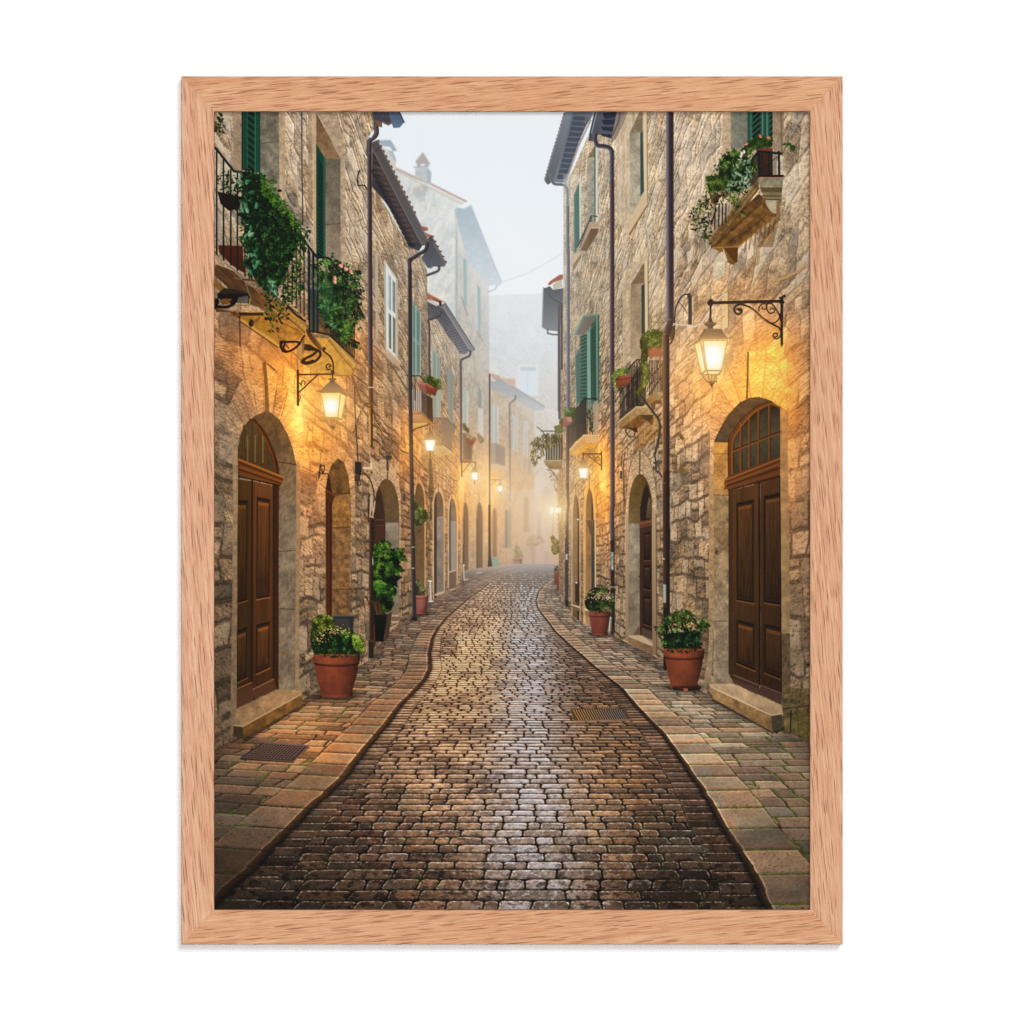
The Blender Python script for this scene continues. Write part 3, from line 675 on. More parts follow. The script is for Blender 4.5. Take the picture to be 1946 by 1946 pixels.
    fill(P_('J', 905,522,1090,625,1065,655,905,590), (152,102,82), c2=(134,88,70), noise=.4); line(P_('J', 905,525,1095,628,1150,655), 2, (196,130,104)); fill(P_('J', 912,602,1045,668,1038,702,912,640), (196,190,178)); fill(P_('J', 1060,625,1100,635,1095,700,1065,690), (58,44,44))
    line(curve(P_('J', 1098,770,1085,805,1050,838,930,880,918,895,935,960,935,1400,948,1640)), 4.2, 0, ramp=[(96,90,90),(66,60,60),(96,92,92)])
    line(curve(P_('J', 1472,1288,1474,1325,1455,1355,1370,1395,1350,1430,1350,1700,1352,1932)+P_('K', 1352,500,1352,950)), 4.4, 0, ramp=[(120,118,120),(82,80,82),(110,104,100)])
    line(P_('K', 1352,950,1356,1000)+[(877,960),(877,1100)], 2, (196,150,96), .35)
def left_second():
    pts = [(700,300)]+P_('I', 160,980,300,1250,590,1740,690,1790)+P_('J', 840,50,905,215)+[(811.5,512),(812.5,1146),(786,1163),(766,1187),(738,1204),(700,1253)]
    wall(pts, 1000, 2.62, (156,131,103), rh=.28, cw=.5, seed=31, con=1.15, grad=((400,1.08),(1180,.80)), warp=1.1)
    # window with white casements
    fill(P_('J', 338,70,520,350,530,1415,350,1270), (176,156,128)); fill(P_('J', 345,95,505,340,510,1400,360,1262), (206,198,182)); 
    q = Quad(*P_('J', 352,140,505,365,500,1385,362,1262)); fill(q.rect(0, 0, 1, 1), (214,214,206))
    for (s0, t0, s1, t1, a, b) in ((.20,.05,.50,.45,(206,216,226),(120,128,118)), (.64,.05,.88,.42,(128,134,124),(92,98,88)), (.28,.50,.52,.94,(128,124,108),(76,80,70)), (.66,.48,.90,.95,(112,116,104),(84,88,76))):
        fill(q.rect(s0, t0, s1, t1), a, c2=b, ax='x', noise=.15)
    line(q(.02, 0, .02, 1), 1.6, (130,140,130)); line(q(.97, 0, .97, 1), 1.4, (150,146,132))
    fill(P_('J', 362,1262,385,1258,556,1435,550,1512,375,1365), (188,166,138), c2=(166,136,104)); fill(P_('J', 372,1370,545,1520,540,1560,365,1410), (92,68,48), .45); line(P_('J', 385,1258,556,1435), 1.5, (216,196,168))
    fill(P_('J', 200,0,222,0,222,480,200,500), (138,128,114)); fill(P_('J', 225,0,262,0,262,1140,232,1120), (178,156,128)); fill(P_('J', 200,1105,290,1235,290,1285,200,1190), (172,146,116)); fill(P_('J', 200,1200,290,1290,290,1310,200,1230), (98,72,50), .5)
    q = Quad(*P_('J', 704,608,822,792,822,1610,708,1605)); shutter(q, (106,128,117), 20, True, 0, .5); line(q(.42, 0, .42, 1), 2.2, (140,168,154)); line(q(.97, 0, .97, 1), 2, (132,160,146))
    fill(P_('K', 712,0,825,0,825,275,712,272), (150,132,112)); 
    for i in range(9): line(P_('K', 716+i*13.5, 0, 716+i*13.5, 275), 1.1, (58,48,42) if i % 2 else (196,188,176), .8)
    fill(P_('K', 828,20,978,120,985,440,835,285), (58,46,40), c2=(78,54,38), noise=.2); line(P_('K', 835,285,990,445), 2.2, (90,66,46))
    fill(P_('K', 700,315,836,318,836,425,700,425), (196,138,86), c2=(178,112,60)); fill(P_('K', 836,318,990,440,965,470,935,455,836,425), (170,112,56)); fill(P_('K', 700,425,836,428,930,460,900,480,760,500,700,500), (214,156,76)); line(P_('K', 700,318,836,318,990,442), 1.8, (120,84,60)); line(P_('K', 700,428,840,428), 1.4, (92,58,40))
    line(P_('J', 645,1612,805,1612,850,1650,890,1720), 2.2, (36,34,34)); line(P_('J', 748,1615,748,1932), 1.8, (36,34,34)); line(curve(P_('J', 830,1610,855,1575,880,1590)), 1.2, (30,30,30))
    leaves(P_('J', 858,1612,930,1605,1010,1640,1085,1670,1098,1740,1080,1790,1040,1800,960,1740,870,1690), 230, 2.3, [(44,62,22),(72,96,34),(104,128,52),(132,150,76)], 30, dark=(50,62,28))
    fill(P_('J', 772,1702,825,1688,970,1740,972,1760,900,1850,820,1805), (136,74,58), c2=(112,58,46)); fill(P_('J', 960,1765,1048,1770,1020,1870,965,1868,900,1840), (128,58,42), c2=(104,44,34)); line(P_('J', 772,1703,900,1725,972,1765), 2.4, (186,96,72)); line(P_('J', 895,1725,905,1850), 2, (92,40,32))
    leaves(P_('K', 905,40,985,50,970,110,930,90), 24, 2, [(70,80,30),(130,130,60)], 31)
    # doorways
    o = arch(142,560,345,918,1480,1480,2700,2700); c = [P_('K', x, y)[0] for x, y in o]
    ring(c, None, (172,146,116), 33, 11, 730, 955, .5); line(c[1:16], 1.4, (200,180,158), .7)
    i = arch(205,542,372,1172,1640,1640,3100,2900); ci = [P_('K', x, y)[0] for x, y in i]
    fill(ci, (84,62,32), c2=(128,114,98), noise=.35, ns=.05)
    fill(P_('K', 362,1745,535,1745,535,2830,362,2830), (134,120,102), c2=(122,108,92), noise=.35, ns=.06); line(P_('K', 360,1743,538,1743), 1.2, (90,74,58))
    fill(P_('K', 205,1640,222,1440,275,1275,318,1400,350,1620,358,1760,358,3080,205,3120), (58,38,26), c2=(48,30,20), noise=.2)
    fill(P_('K', 222,1700,345,1700,345,1720,222,1720), (86,54,36)); fill(P_('L', 200,110,300,110,300,320,200,320), (66,42,30)); line(P_('L', 200,110,300,110), 1.4, (92,60,44))
    line(P_('K', 385,1085,385,1172), 2, (70,50,36))
    fill(P_('K', 372,905,400,905,400,1070,372,1070), (52,46,42)); fill(P_('K', 365,868,445,868,445,905,385,925,365,900), (46,42,42)); line(P_('K', 368,880,350,880), 2, (60,54,50)); line(P_('K', 440,880,398,925), 2.2, (60,56,54))
    fill(P_('L', 390,1040,470,1020,470,1140,390,1140), (120,100,80)); fill(P_('L', 385,1140,468,1138,468,1160,385,1160), (176,152,126)); fill(P_('L', 385,1160,468,1160,468,1215,385,1215), (112,88,66)); fill(P_('L', 385,1212,468,1210,468,1232,385,1236), (178,154,128)); fill(P_('L', 345,1300,470,1235,468,1250,345,1345), (150,120,92)); fill(P_('L', 355,1290,462,1238,440,1262,355,1330), (176,144,112))
    openarch('K', 745,872,788,1225,1500,1500,2950,2880, (92,70,46), ((96,66,34), (104,80,52)), 745, 760, base=(196,156,104))
    leaves(P_('K', 735,1480,770,1500,850,1560,910,1620,928,1680,880,1720,830,1790,760,1790,735,1760), 240, 3.2, [(30,44,14),(58,80,24),(92,112,40),(128,142,62)], 32, dark=(40,48,20))
    leaves(P_('K', 760,1790,830,1790,820,1860,790,1900,765,1860), 30, 2.2, [(60,56,28),(92,84,44)], 34); leaves(P_('K', 732,1380,752,1380,752,1470,732,1480), 16, 2.4, [(60,80,24),(80,100,34)], 35)
    fill(P_('K', 570,1355,615,1360,638,1475,575,1465), (110,82,60)); fill(P_('K', 598,1360,612,1362,615,1465,598,1462), (40,30,26))
    # cables
    line(curve(P_('K', 200,300,240,400,330,540,400,600,470,680,550,720)), 1.8, (74,52,34)); line(curve(P_('K', 205,600,330,700,420,760,500,810,560,840)), 1.4, (92,66,42)); line(curve(P_('K', 560,800,640,830,700,845,760,900,840,1000,900,1050)), 1.8, (58,42,32))
    for k_, (x, y) in enumerate(((445,700),(568,500),(568,640),(445,385))): line(P_('K', x, y, x, y+32), 1.6, (84,58,36))
    # pot, post, far pots
    leaves(P_('L', 650,740,690,730,730,780,765,840,770,915,650,915), 150, 3.4, [(34,40,18),(66,78,34),(108,118,66),(150,156,108)], 36, dark=(40,42,22), asp=.4)
    pot(800, 1132, 1166.5, 27.5, 19, (182,98,76), rim=.10)
    fill(P_('L', 820,748,842,748,852,985,826,985), (206,196,186), c2=(190,178,168)); line(P_('L', 838,760,848,980), 1.5, (150,140,130)); fill(P_('L', 806,742,848,742,848,758,806,758), (226,220,212)); fill(P_('L', 800,985,870,972,866,990,840,1000), (206,198,190)); fill(P_('L', 806,1000,862,990,840,1050,810,1050), (84,82,78), .9)
    line(P_('L', 855,880,858,975), 1.5, (70,60,52), .7)
    fogpoly([(703,470),(811,470),(811,1150),(703,1250)], .02, .14, 703, 811, boost=.06)
    # eaves
    sof = P_('I', 160,600,235,620,800,1680,785,1722,740,1725,700,1790,590,1745,540,1640,480,1520,420,1400,350,1280,290,1200,160,1050)
    fill(sof, (58,54,58), c2=(66,66,72), noise=.1)
    for i in range(15):
        t = i/14; x0 = lerp(165, 590, t); y0 = lerp(900, 1740, t); fill(P_('I', x0-30, y0-90, x0+88-10*t, y0-40, x0+108-10*t, y0-60, x0+80, y0-86), (104,78,62), .55); fill(P_('I', x0-40, y0-60, x0+80, y0-30, x0+50, y0+5, x0-10, y0-8), (40,37,42), .8)
    for i in range(4): line(P_('I', 165+0*i, 740+i*70, 250+22*i, 760+i*80), 2, (112,84,66), .5)
    fill(P_('I', 150,545,218,512,262,600,805,1665,790,1712,735,1722,500,1270,205,690,160,600), (84,78,76), c2=(96,92,92)); line(P_('I', 225,520,262,595,806,1660), 1.6, (128,126,128)); line(P_('I', 160,610,206,690,500,1270,732,1710), 3, (112,104,98), .8); line(P_('I', 200,640,240,600,262,600), 1.2, (60,54,52))
    for i in range(15):
        t = i/14; x = lerp(222, 640, t); y = lerp(512, 1330, t); fill(P_('I', x, y, x+20, y-4, x+28, y+26, x+14, y+34), (112,72,62))
    fill(P_('I', 725,1498,800,1518,806,1550,760,1562,742,1540), (146,100,82)); fill(P_('I', 765,1570,850,1612,840,1636,790,1632), (164,110,90)); line(P_('I', 725,1500,800,1520), 1.6, (196,140,116))
    pts = P_('I', 806,1640,845,1610,1012,1932)+P_('J', 1085,0,1157,130,1140,178,1082,182,985,178,975,215,905,190,835,55,870,0)+P_('I', 800,1760)
    fill(pts, (76,76,80), c2=(96,98,106)); line(P_('I', 845,1612,1012,1932)+P_('J', 1157,130), 1.6, (110,108,110)); line(P_('I', 870,1700,1000,1932)+P_('J', 1130,165), 3.5, (122,112,106), .7)
    for i in range(6): x, y = P_('I', 850+i*30, 1615+i*58)[0]; line([(x, y), (x+3, y+1)], 2.4, (92,66,62))
    line(curve(P_('J', 1065,180,1062,215,1030,245,905,292)), 5, 0, ramp=[(70,66,68),(96,90,88),(60,56,56)])
    fill(P_('J', 910,215,985,180,1045,190,1040,225,910,270), (222,228,230), .55)
    line(curve(P_('I', 795,1700,775,1775,690,1830,600,1890)+P_('J', 700,80,678,130,680,220), 6), 7.4, 0, ramp=[(96,90,92),(72,64,66),(52,46,48),(66,58,58)])
    line([(778.6,512),(779.2,740),(781,850),(785.5,1100),(787,1178)], 7.8, 0, ramp=[(92,84,84),(64,56,56),(42,37,37),(60,50,46)]); line([(781.5,845),(786,1100)], 2.4, (140,92,44), .35, c2=(60,44,34))
    for y in (1040,1080): line([(783,y),(786.5,y)], 1.8, (190,180,150))
    fill([(782,1172),(792,1172),(792.5,1179.5),(781.5,1179.5)], (38,34,32))
def left_first():
    pts = [(398,203),(709,203)]+P_('A', 1460,350,1480,430,1420,515)+[(697.5,300),(703.5,700),(703.8,1254),(398,1434)]
    wall(pts, 985, 2.55, (168,146,121), rh=.27, cw=.46, seed=41, con=1.3, grad=((250,1.10),(1380,.78)), warp=1.3, slant=1.2, joint=.42)
    # upper windows
    fill(P_('A', 430,316,500,316,500,750,440,750), (150,126,98), .6, noise=.3)
    fill(P_('A', 628,300,770,300,776,975,640,810,628,760), (112,104,88), c2=(132,124,106), noise=.5, ns=.08); line(P_('A', 628,548,772,530), 1.6, (92,84,70)); fill(P_('A', 770,300,815,300,815,1020,776,975), (176,150,120), noise=.3)
    q = Quad(*P_('A', 498,280,630,290,630,765,500,740)); c = (28,68,52); fill(q.rect(0, 0, 1, 1), c)
    for i in range(9): fill(q(.28, .02+i*.108, .72, .10+i*.108, .72, .14+i*.108, .28, .06+i*.108), (16,22,20))
    line(q(.3, 0, .3, 1), 1.2, (48,104,82)); line(q(.75, 0, .75, 1), 2, (52,108,86)); line(q(1, 0, 1, 1), 2, (26,66,50)); line(q(0, 0, 0, 1), 2, (20,40,34))
    fill(P_('A', 498,820,540,820,540,1120,498,1120), (22,62,46))
    line(P_('A', 938,316,941,800,946,1145), 2.4, (66,58,56)); line(P_('A', 944,316,947,800), 1, (150,140,130), .7)
    fill(P_('A', 985,300,1016,300,1016,1100,985,1050), (150,122,94), .6, noise=.3)
    fill(P_('A', 1012,300,1045,300,1048,1395,1022,1350), (186,160,130), noise=.15)
    fill(P_('A', 1045,300,1165,300,1258,545,1258,1440,1226,1440,1222,660), (170,148,122), noise=.35)
    fill(P_('A', 1110,655,1222,660,1226,1440,1112,1400), (100,92,78), c2=(138,122,102), noise=.35, ns=.06); line(P_('A', 1110,1145,1224,1135), 1.5, (84,74,60)); 
    fill(P_('A', 1045,318,1222,658,1110,656,1045,545), (112,86,58), c2=(134,106,76), noise=.3)
    q = Quad(*P_('A', 1043,545,1112,660,1113,1400,1045,1388)); c = (26,64,50); fill(q.rect(0, 0, 1, 1), c)
    for i in range(26): fill(q(.22, .10+i*.034, .70, .125+i*.034, .70, .140+i*.034, .22, .115+i*.034), (14,20,18))
    line(q(.85, 0, .85, 1), 2, (46,98,78)); line(q(.05, 0, .05, 1), 1.2, (22,54,44))
    line(curve(P_('A', 1365,742,1350,785,1348,830,1352,855)), 2.6, (32,28,26)); line(curve(P_('A', 1350,856,1392,855,1410,870,1445,912)), 2.2, (34,30,28))
    # wires on the wall
    line(P_('Q', 1610,1260,1730,1590), 4.5, (120,84,50)); line(P_('Q', 1625,1265,1800,1405), 2, (92,66,44)); line(P_('Q', 1690,1448,1800,1415), 1.5, (120,90,60)); line(curve(P_('Q', 1800,1605,1740,1680,1690,1790,1670,1932)), 1.8, (84,58,38)); line(P_('Q', 1650,1420,1665,1932), 2, (84,62,42))
    line(curve(P_('B', 1665,1100,1680,1250,1690,1435)), 2.4, (48,38,30))
    line(curve(P_('Q', 1850,1640,1900,1800,1932,1840)), 1.6, (90,60,36)); line(P_('B', 1150,1465,1210,1500,1280,1530), 1.2, (110,74,36))
    for i in range(26):
        r = np.random.RandomState(i); x = r.uniform(1170, 1400); y = r.uniform(1300, 2500); s = r.uniform(10, 34)
        line(P_('B', x, y, x+s*.6, y+s), 1.4, (84,54,22), .7)
    # arch stones
    o = P_('B', 530,1190,470,1060,500,930,600,720,720,600,820,560,960,640,1080,800,1180,1050,1200,1280,1180,1480,1120,1480)
    ring(o, None, (168,142,112), 43, 15, 505, 850, 1.)
    line(P_('Q', 612,1150,628,1300,640,1500,650,1710), 7, (120,78,30), .85, w2=7); line(P_('Q', 655,1160,738,1225), 2, (92,56,24))
    for i in range(9):
        a = 1.15+i*.22; line([(505+math.cos(a)*72, 858-math.sin(a)*74), (505+math.cos(a)*100, 858-math.sin(a)*122)], 1.5, (96,64,32), .6)
    # main doorway
    jam = P_('B', 535,1180,585,1290,590,1932)+P_('C', 585,500,575,1932)+P_('D', 415,245,385,430,375,430)+P_('C', 520,1900,535,900,540,10); fill(jam, (170,138,104), c2=(136,112,86), noise=.3)
    trim = P_('B', 1110,1440,1155,1440)+P_('C', 1160,0,1150,900,1148,1840,1110,1840); 
    sl, m = cov(trim); put(sl, m, lit(rgb((150,122,90))*(1+(fbm(XX[sl]*.2, YY[sl]*.2, 3, 9)-.5)*.3)[..., None], XX[sl], YY[sl], .6))
    rev = P_('B', 575,1290,600,1200,640,1115,740,1015,830,974,890,984,970,1050,1040,1175,1090,1310,1122,1465,1122,1932)+P_('C', 1118,500,1112,1842,962,1842,962,200)+P_('B', 962,1932,962,1500,900,1290,830,1150,740,1045,690,1060)
    sl, m = cov(rev); X = XX[sl]; Y = YY[sl]
    n = fbm((X+Y*.5)*.22, (Y-X*.4)*.12, 4, 5); n2 = fbm(X*.05, Y*.04, 3, 6)
    yy = np.clip((Y-820)/180, 0, 1)[..., None]
    n4 = fbm(X*.55+Y*.2, Y*.4, 3, 8, .7)
    col = lerp(rgb((106,76,44)), rgb((126,108,86)), yy)*(1+(n-.5)*.45+(n2-.5)*.35+(n4-.5)*.35)[..., None]
    put(sl, m, col)
    for y0 in (1448,): line(P_('B', 960,y0-10,1120,y0+15), 1.8, (62,44,26)); 
    line(P_('C', 968,570,1115,560), 1.5, (72,58,44)); line(P_('C', 968,1095,1112,1105), 1.6, (72,58,44)); leaf(*P_('C', 1010,1515)[0], 5, 5, 0, rgb((132,92,46)), .8)
    # fanlight and transom
    fan = P_('B', 585,1420,585,1300,640,1120,700,1040,745,1045,830,1150,900,1290,950,1450,965,1600,590,1440)
    fill(fan, (40,22,10)); fill(P_('B', 590,1410,590,1290,640,1120,700,1060,760,1100,830,1200,880,1330,920,1500,915,1560), (86,74,42), c2=(70,54,28), noise=.3)
    for (x, y0, y1) in ((640,1110,1430),(715,1060,1460),(785,1120,1490),(850,1260,1520)): line(P_('B', x, y0, x, y1), 4.2, 0, ramp=[(64,32,10),(120,66,20),(52,26,8)])
    for x in (675,745,815): line(P_('B', x, 1200, x, 1440), 2, (176,150,84), .5)
    line(curve(P_('B', 700,1050,760,1090,850,1230,915,1400,945,1580)), 5.5, 0, ramp=[(126,66,18),(92,46,14),(50,24,8)]); line(curve(P_('B', 735,1045,830,1160,895,1290,955,1470,965,1600)), 2, (70,36,14))
    # leaves of the door
    fill(P_('B', 905,1600,965,1620,962,1932)+P_('C', 962,200,960,1850,940,1850,905,1740), (60,32,14))
    ql = Quad(*(P_('B', 586,1600,716,1612)+P_('C', 712,1845,575,1925))); door_leaf(ql, (116,68,24), [(-.25,.10,.70,.575),(-.25,.70,.70,.93)])
    qr = Quad(*(P_('B', 722,1612,912,1660)+P_('C', 910,1740,716,1840))); door_leaf(qr, (142,78,34), [(.18,.075,.84,.575),(.18,.70,.84,.935)])
    line(P_('B', 718,1608)+P_('C', 714,1850,735,1932)+P_('D', 535,170), 2.6, (34,18,10)); line(P_('B', 912,1650)+P_('C', 912,1740), 2.2, (40,20,8))
    fill(P_('C', 575,1830,712,1770,735,1880)+P_('D', 530,170,416,240), (84,52,30), c2=(98,62,38)); fill(P_('C', 722,1835,915,1740,945,1838,830,1890)+P_('D', 538,168), (88,54,32), c2=(96,60,38)); line(P_('C', 575,1835,712,1775), 2, (146,94,60)); line(P_('C', 725,1838,915,1745), 2, (150,98,62))
    tr = P_('B', 588,1405,1005,1575,1002,1600,975,1650,590,1560); fill(tr, (104,58,18)); 
    for (a, b, w, c) in ((1412,1580,4,(160,98,42)),(1440,1600,2,(70,34,10)),(1475,1622,5,(128,74,30)),(1505,1636,2.2,(64,30,8)),(1535,1650,3,(122,68,22))): line(P_('B', 588, a, 1003-(a-1412)*.2, b), w, c)
    line(P_('B', 590,1570,970,1655), 3, (44,22,8)); fill(P_('B', 590,1432,600,1440,600,1560,590,1560), (60,30,10), .5)
    # step
    fill(P_('D', 415,238,690,108,855,115,850,140,462,352,400,345), (172,132,92), c2=(158,124,88), noise=.3, ns=.08); line(P_('D', 400,348,462,354,852,140), 2.6, (198,160,116)); fill(P_('D', 398,352,460,360,462,440,395,425), (72,56,36), noise=.3); fill(P_('D', 462,358,855,142,860,205,462,440), (136,94,46), c2=(110,76,36), noise=.4, ns=.1); line(P_('D', 462,400,860,170), 1, (92,62,30), .5)
    fill(P_('D', 455,441,862,206,880,212,480,458), (40,26,16), .55)
    # small doorway
    o = arch(1340,1665,1500,1290,1700,1740,1932,1932); ring([P_('B', x, y)[0] for x, y in o], None, (166,140,108), 44, 9, 640, 950, .9)
    rv = P_('B', 1390,1700,1410,1560,1450,1460,1505,1403,1560,1440,1600,1560,1622,1740,1625,1932)+P_('C', 1618,700,1618,1200,1390,1200,1390,0); fill(rv, (98,68,32), c2=(120,86,52), noise=.6, ns=.09)
    fill(P_('C', 1452,60,1618,40,1618,350,1455,350), (140,98,52), noise=.5); fill(P_('C', 1455,355,1618,350,1618,920,1455,920), (128,92,56), noise=.5, ns=.12); fill(P_('C', 1452,925,1618,920,1618,1170,1450,1170), (118,86,54), noise=.5); 
    for y in (352,922): line(P_('C', 1452,y,1618,y-5), 1.5, (70,48,26))
    line(P_('C', 1455,40,1618,38), 1.5, (70,46,22))
    fill(P_('B', 1390,1700,1410,1590,1425,1570,1450,1700,1455,1760)+P_('C', 1450,60,1450,1175,1400,1175,1395,0), (58,30,14), c2=(66,32,16)); line(P_('C', 1420,100,1418,1170), 2.5, (86,42,20)); fill(P_('C', 1395,0,1482,55,1460,110,1450,130,1395,80), (78,40,20)); line(P_('C', 1395,5,1480,60), 2, (116,64,34))
    line(curve(P_('B', 1345,1465,1335,1540,1330,1590)), 2.6, (30,22,18)); line(curve(P_('B', 1350,1480,1375,1470,1382,1500,1365,1540,1355,1500)), 2, (34,24,18)); line(curve(P_('B', 1320,1530,1370,1550,1410,1545,1430,1610,1445,1700)), 2, (52,34,20))
    # meter box and cables
    fill(P_('B', 1660,1435,1738,1440,1742,1530,1720,1530,1715,1560,1662,1545), (38,34,32)); fill(P_('B', 1722,1440,1740,1442,1742,1528,1724,1530), (120,96,76)); line(P_('B', 1742,1494,1812,1496,1812,1450), 4, (226,190,150)); 
    for x in (1672,1685,1700,1708): line(P_('B', x, 1540, x-4, 1610), 2, (34,28,26))
    line(curve(P_('B', 1700,1600,1680,1640,1710,1650,1718,1600)), 2, (44,36,30)); line(curve(P_('B', 1700,1570,1740,1545,1800,1600,1835,1720,1830,1850,1800,1932)+P_('C', 1790,50,1785,300)), 2.4, (44,36,30)); line(curve(P_('B', 1845,1800,1830,1900)+P_('C', 1812,60,1800,250)), 2.6, (190,160,130))
    # lower drain pipe and upper copper pipe
    line([(705.5,988),(705.5,1225)], 8.5, 0, ramp=[(84,62,50),(58,38,28),(44,28,22),(30,22,18)]); fill(P_('C', 1785,1385,1835,1385,1833,1552,1787,1552), (42,34,32)); line(P_('C', 1790,1395,1832,1395), 2, (80,66,56)); line(P_('C', 1826,630,1826,695), 1.6, (190,190,180))
    fill(P_('B', 1790,690,1822,690,1822,1285,1795,1285), (196,140,70), .25)
    line(P_('A', 1435,560,1437,900,1440,1500,1443,1932)+[(703.8,740)], 9., 0, ramp=[(120,110,112),(96,82,82),(66,52,52),(48,38,38),(74,62,60)])
    line([(703.8,700),(704.2,765)], 8.6, 0, ramp=[(150,104,64),(110,70,38),(70,42,24),(88,56,34)]); line([(704,770),(704.4,846)], 8, 0, ramp=[(196,140,74),(150,92,40),(74,40,18),(34,22,14)]); line([(702.5,790),(702.8,845)], 1.3, (226,176,110))
    line(P_('B', 1770,905,1850,905), 3.5, (110,76,44)); line(P_('B', 1780,930,1830,940), 3, (96,64,34)); line(P_('B', 1785,752,1830,752), 2.4, (186,170,154))
    line(curve(P_('A', 1484,405,1488,470,1470,500,1445,520,1433,545,1434,620)), 9.5, 0, ramp=[(66,60,64),(96,90,96),(70,58,60),(50,42,44)])
    # roof corner
    fill(P_('A', 1455,300,1640,300,1640,330,1600,400,1578,415,1530,392,1528,430,1478,410,1458,350), (70,70,78), noise=.2); fill(P_('A', 1480,370,1530,392,1528,430,1478,408), (116,84,70)); fill(P_('A', 1530,385,1600,395,1578,416,1540,400), (108,80,70)); fill(P_('A', 1570,300,1655,300,1692,390,1660,430,1612,434,1598,395), (74,86,104), c2=(96,116,136)); line(P_('A', 1655,310,1692,392), 2.2, (50,54,64))
    fill(P_('A', 1428,500,1455,460,1468,470,1450,505), (224,232,236), .9)
    leaves(P_('A', 298,316,350,316,370,380,360,480,300,500), 26, 5.5, [(30,54,26),(56,84,40),(80,104,56)], 45); line(P_('A', 300,460,330,380,345,330), 1.2, (50,40,30))
def balconies_left():
    # underside of the long balcony, lit from below
    und = P_('Q', 40,500,100,520,300,560,620,560,760,560,870,470,1100,740,1080,800,1000,880,800,890,780,960,640,860,520,770,330,640,200,560,60,560)
    sl, m = cov(und); X = XX[sl]; Y = YY[sl]
    n = fbm(X*.05+Y*.05, Y*.1-X*.05, 4, 50); g = np.clip((X-420)/160, 0, 1)
    put(sl, m, lerp(rgb((104,66,24)), rgb((198,136,56)), (g*.85)[..., None])*(1+(n-.5)*.6+(fbm(X*.18, Y*.16, 4, 51, .65)-.5)*.55)[..., None])
    fill(P_('Q', 330,640,345,590,600,570,660,600,790,900,780,965,640,860), (196,136,48), .55, noise=.3); line(P_('Q', 345,650,640,850,780,950), 6, (222,164,76), .8); line(P_('Q', 330,660,620,860,770,965), 2.4, (70,40,12), .8)
    line(P_('Q', 330,560,335,950), 2.6, (66,36,12), .8); fill(P_('Q', 325,565,600,570,600,600,340,600), (40,24,12), .85)
    fill(P_('Q', 430,690,450,640,485,650,495,700,465,735,440,720), (44,26,12)); line(P_('Q', 480,690,560,620), 4, (110,72,26), .7)
    for i in range(10):
        t = i/9; x, y = lerp(650, 1000, t), lerp(800, 885-20*t, t)
    for (a, b) in (((650,610),(1080,800)), ((760,560),(1110,760))): line(P_('Q', *a, *b), 2, (110,70,22), .8)
    # face of the slab
    face = P_('Q', 40,60,60,10,250,80,400,220,620,330,700,400,860,470,1105,715,1085,790,860,660,700,600,600,520,450,470,250,400,180,260,40,140)
    sl, m = cov(face); X = XX[sl]; Y = YY[sl]
    w = (Y-(500+(X-406)*.80)); n = fbm((X+Y)*.03, (Y-X*.8)*.28, 4, 52); g = np.clip((X-470)/110, 0, 1)
    put(sl, m, lerp(rgb((92,62,34)), rgb((176,126,56)), g[..., None])*(1+(n-.5)*.8)[..., None])
    line(P_('Q', 640,330,760,410,880,480,1000,580,1105,720), 4, (96,78,60)); line(P_('Q', 760,415,880,490,1000,590,1095,710), 1.5, (190,150,96), .8)
    line(P_('Q', 700,480,900,640,1080,790), 1.8, (96,64,26), .8); line(P_('Q', 700,520,880,650,1060,800), 1.2, (220,164,84), .7)
    for i in range(9):
        x = 760+i*38; line(P_('Q', x, 430+i*36, x-30, 520+i*32), 1.1, (110,74,30), .6)
    fill(P_('Q', 40,170,150,270,165,290,130,350,40,260), (140,98,44), noise=.3); fill(P_('Q', 150,280,300,300,440,340,430,360,60,360,80,340), (48,38,24))
    fill(P_('Q', 75,350,330,348,440,350,450,400,430,460,290,450,240,470,75,400), (26,20,16)); fill(P_('Q', 310,390,420,370,438,420,420,455,290,450), (92,88,80), noise=.3); line(P_('Q', 250,480,440,480,455,400), 3, (150,118,66)); 
    line(curve(P_('Q', 300,380,270,450,200,495,120,500,45,490)), 6, (22,17,16)); fill(P_('Q', 42,400,80,400,100,440,60,520,42,530), (20,16,16)); fill(P_('Q', 90,430,140,405,240,405,200,470,130,475), (120,78,32))
    line(curve(P_('Q', 180,10,300,100,380,190,430,320,450,380)), 2.2, (120,108,96)); line(curve(P_('Q', 260,165,390,190,520,220,600,290,640,360)), 2.6, (120,92,72)); line(curve(P_('Q', 400,230,500,280,560,350)), 1.8, (140,110,86))
    line(curve(P_('Q', 370,180,460,190,520,200)), 3, (84,48,20)); 
    # second, smaller balcony slab
    s2 = P_('Q', 1175,815,1360,815,1370,840,1685,1140,1625,1290,1410,1290,1230,1280,1040,1140,1010,1000,1080,880,1200,870)
    sl, m = cov(s2); X = XX[sl]; Y = YY[sl]; n = fbm(X*.06+Y*.03, Y*.12, 4, 55)
    put(sl, m, lerp(rgb((206,146,64)), rgb((180,126,62)), np.clip((X-600)/60, 0, 1)[..., None])*(1+(n-.5)*.3+(fbm(X*.2, Y*.16, 4, 53, .65)-.5)*.4)[..., None])
    fill(P_('Q', 1200,870,1330,860,1620,1255,1600,1290,1420,1240,1270,960), (204,146,64), noise=.25); fill(P_('Q', 1175,812,1362,812,1376,842,1350,862,1195,850), (134,110,74), noise=.3)
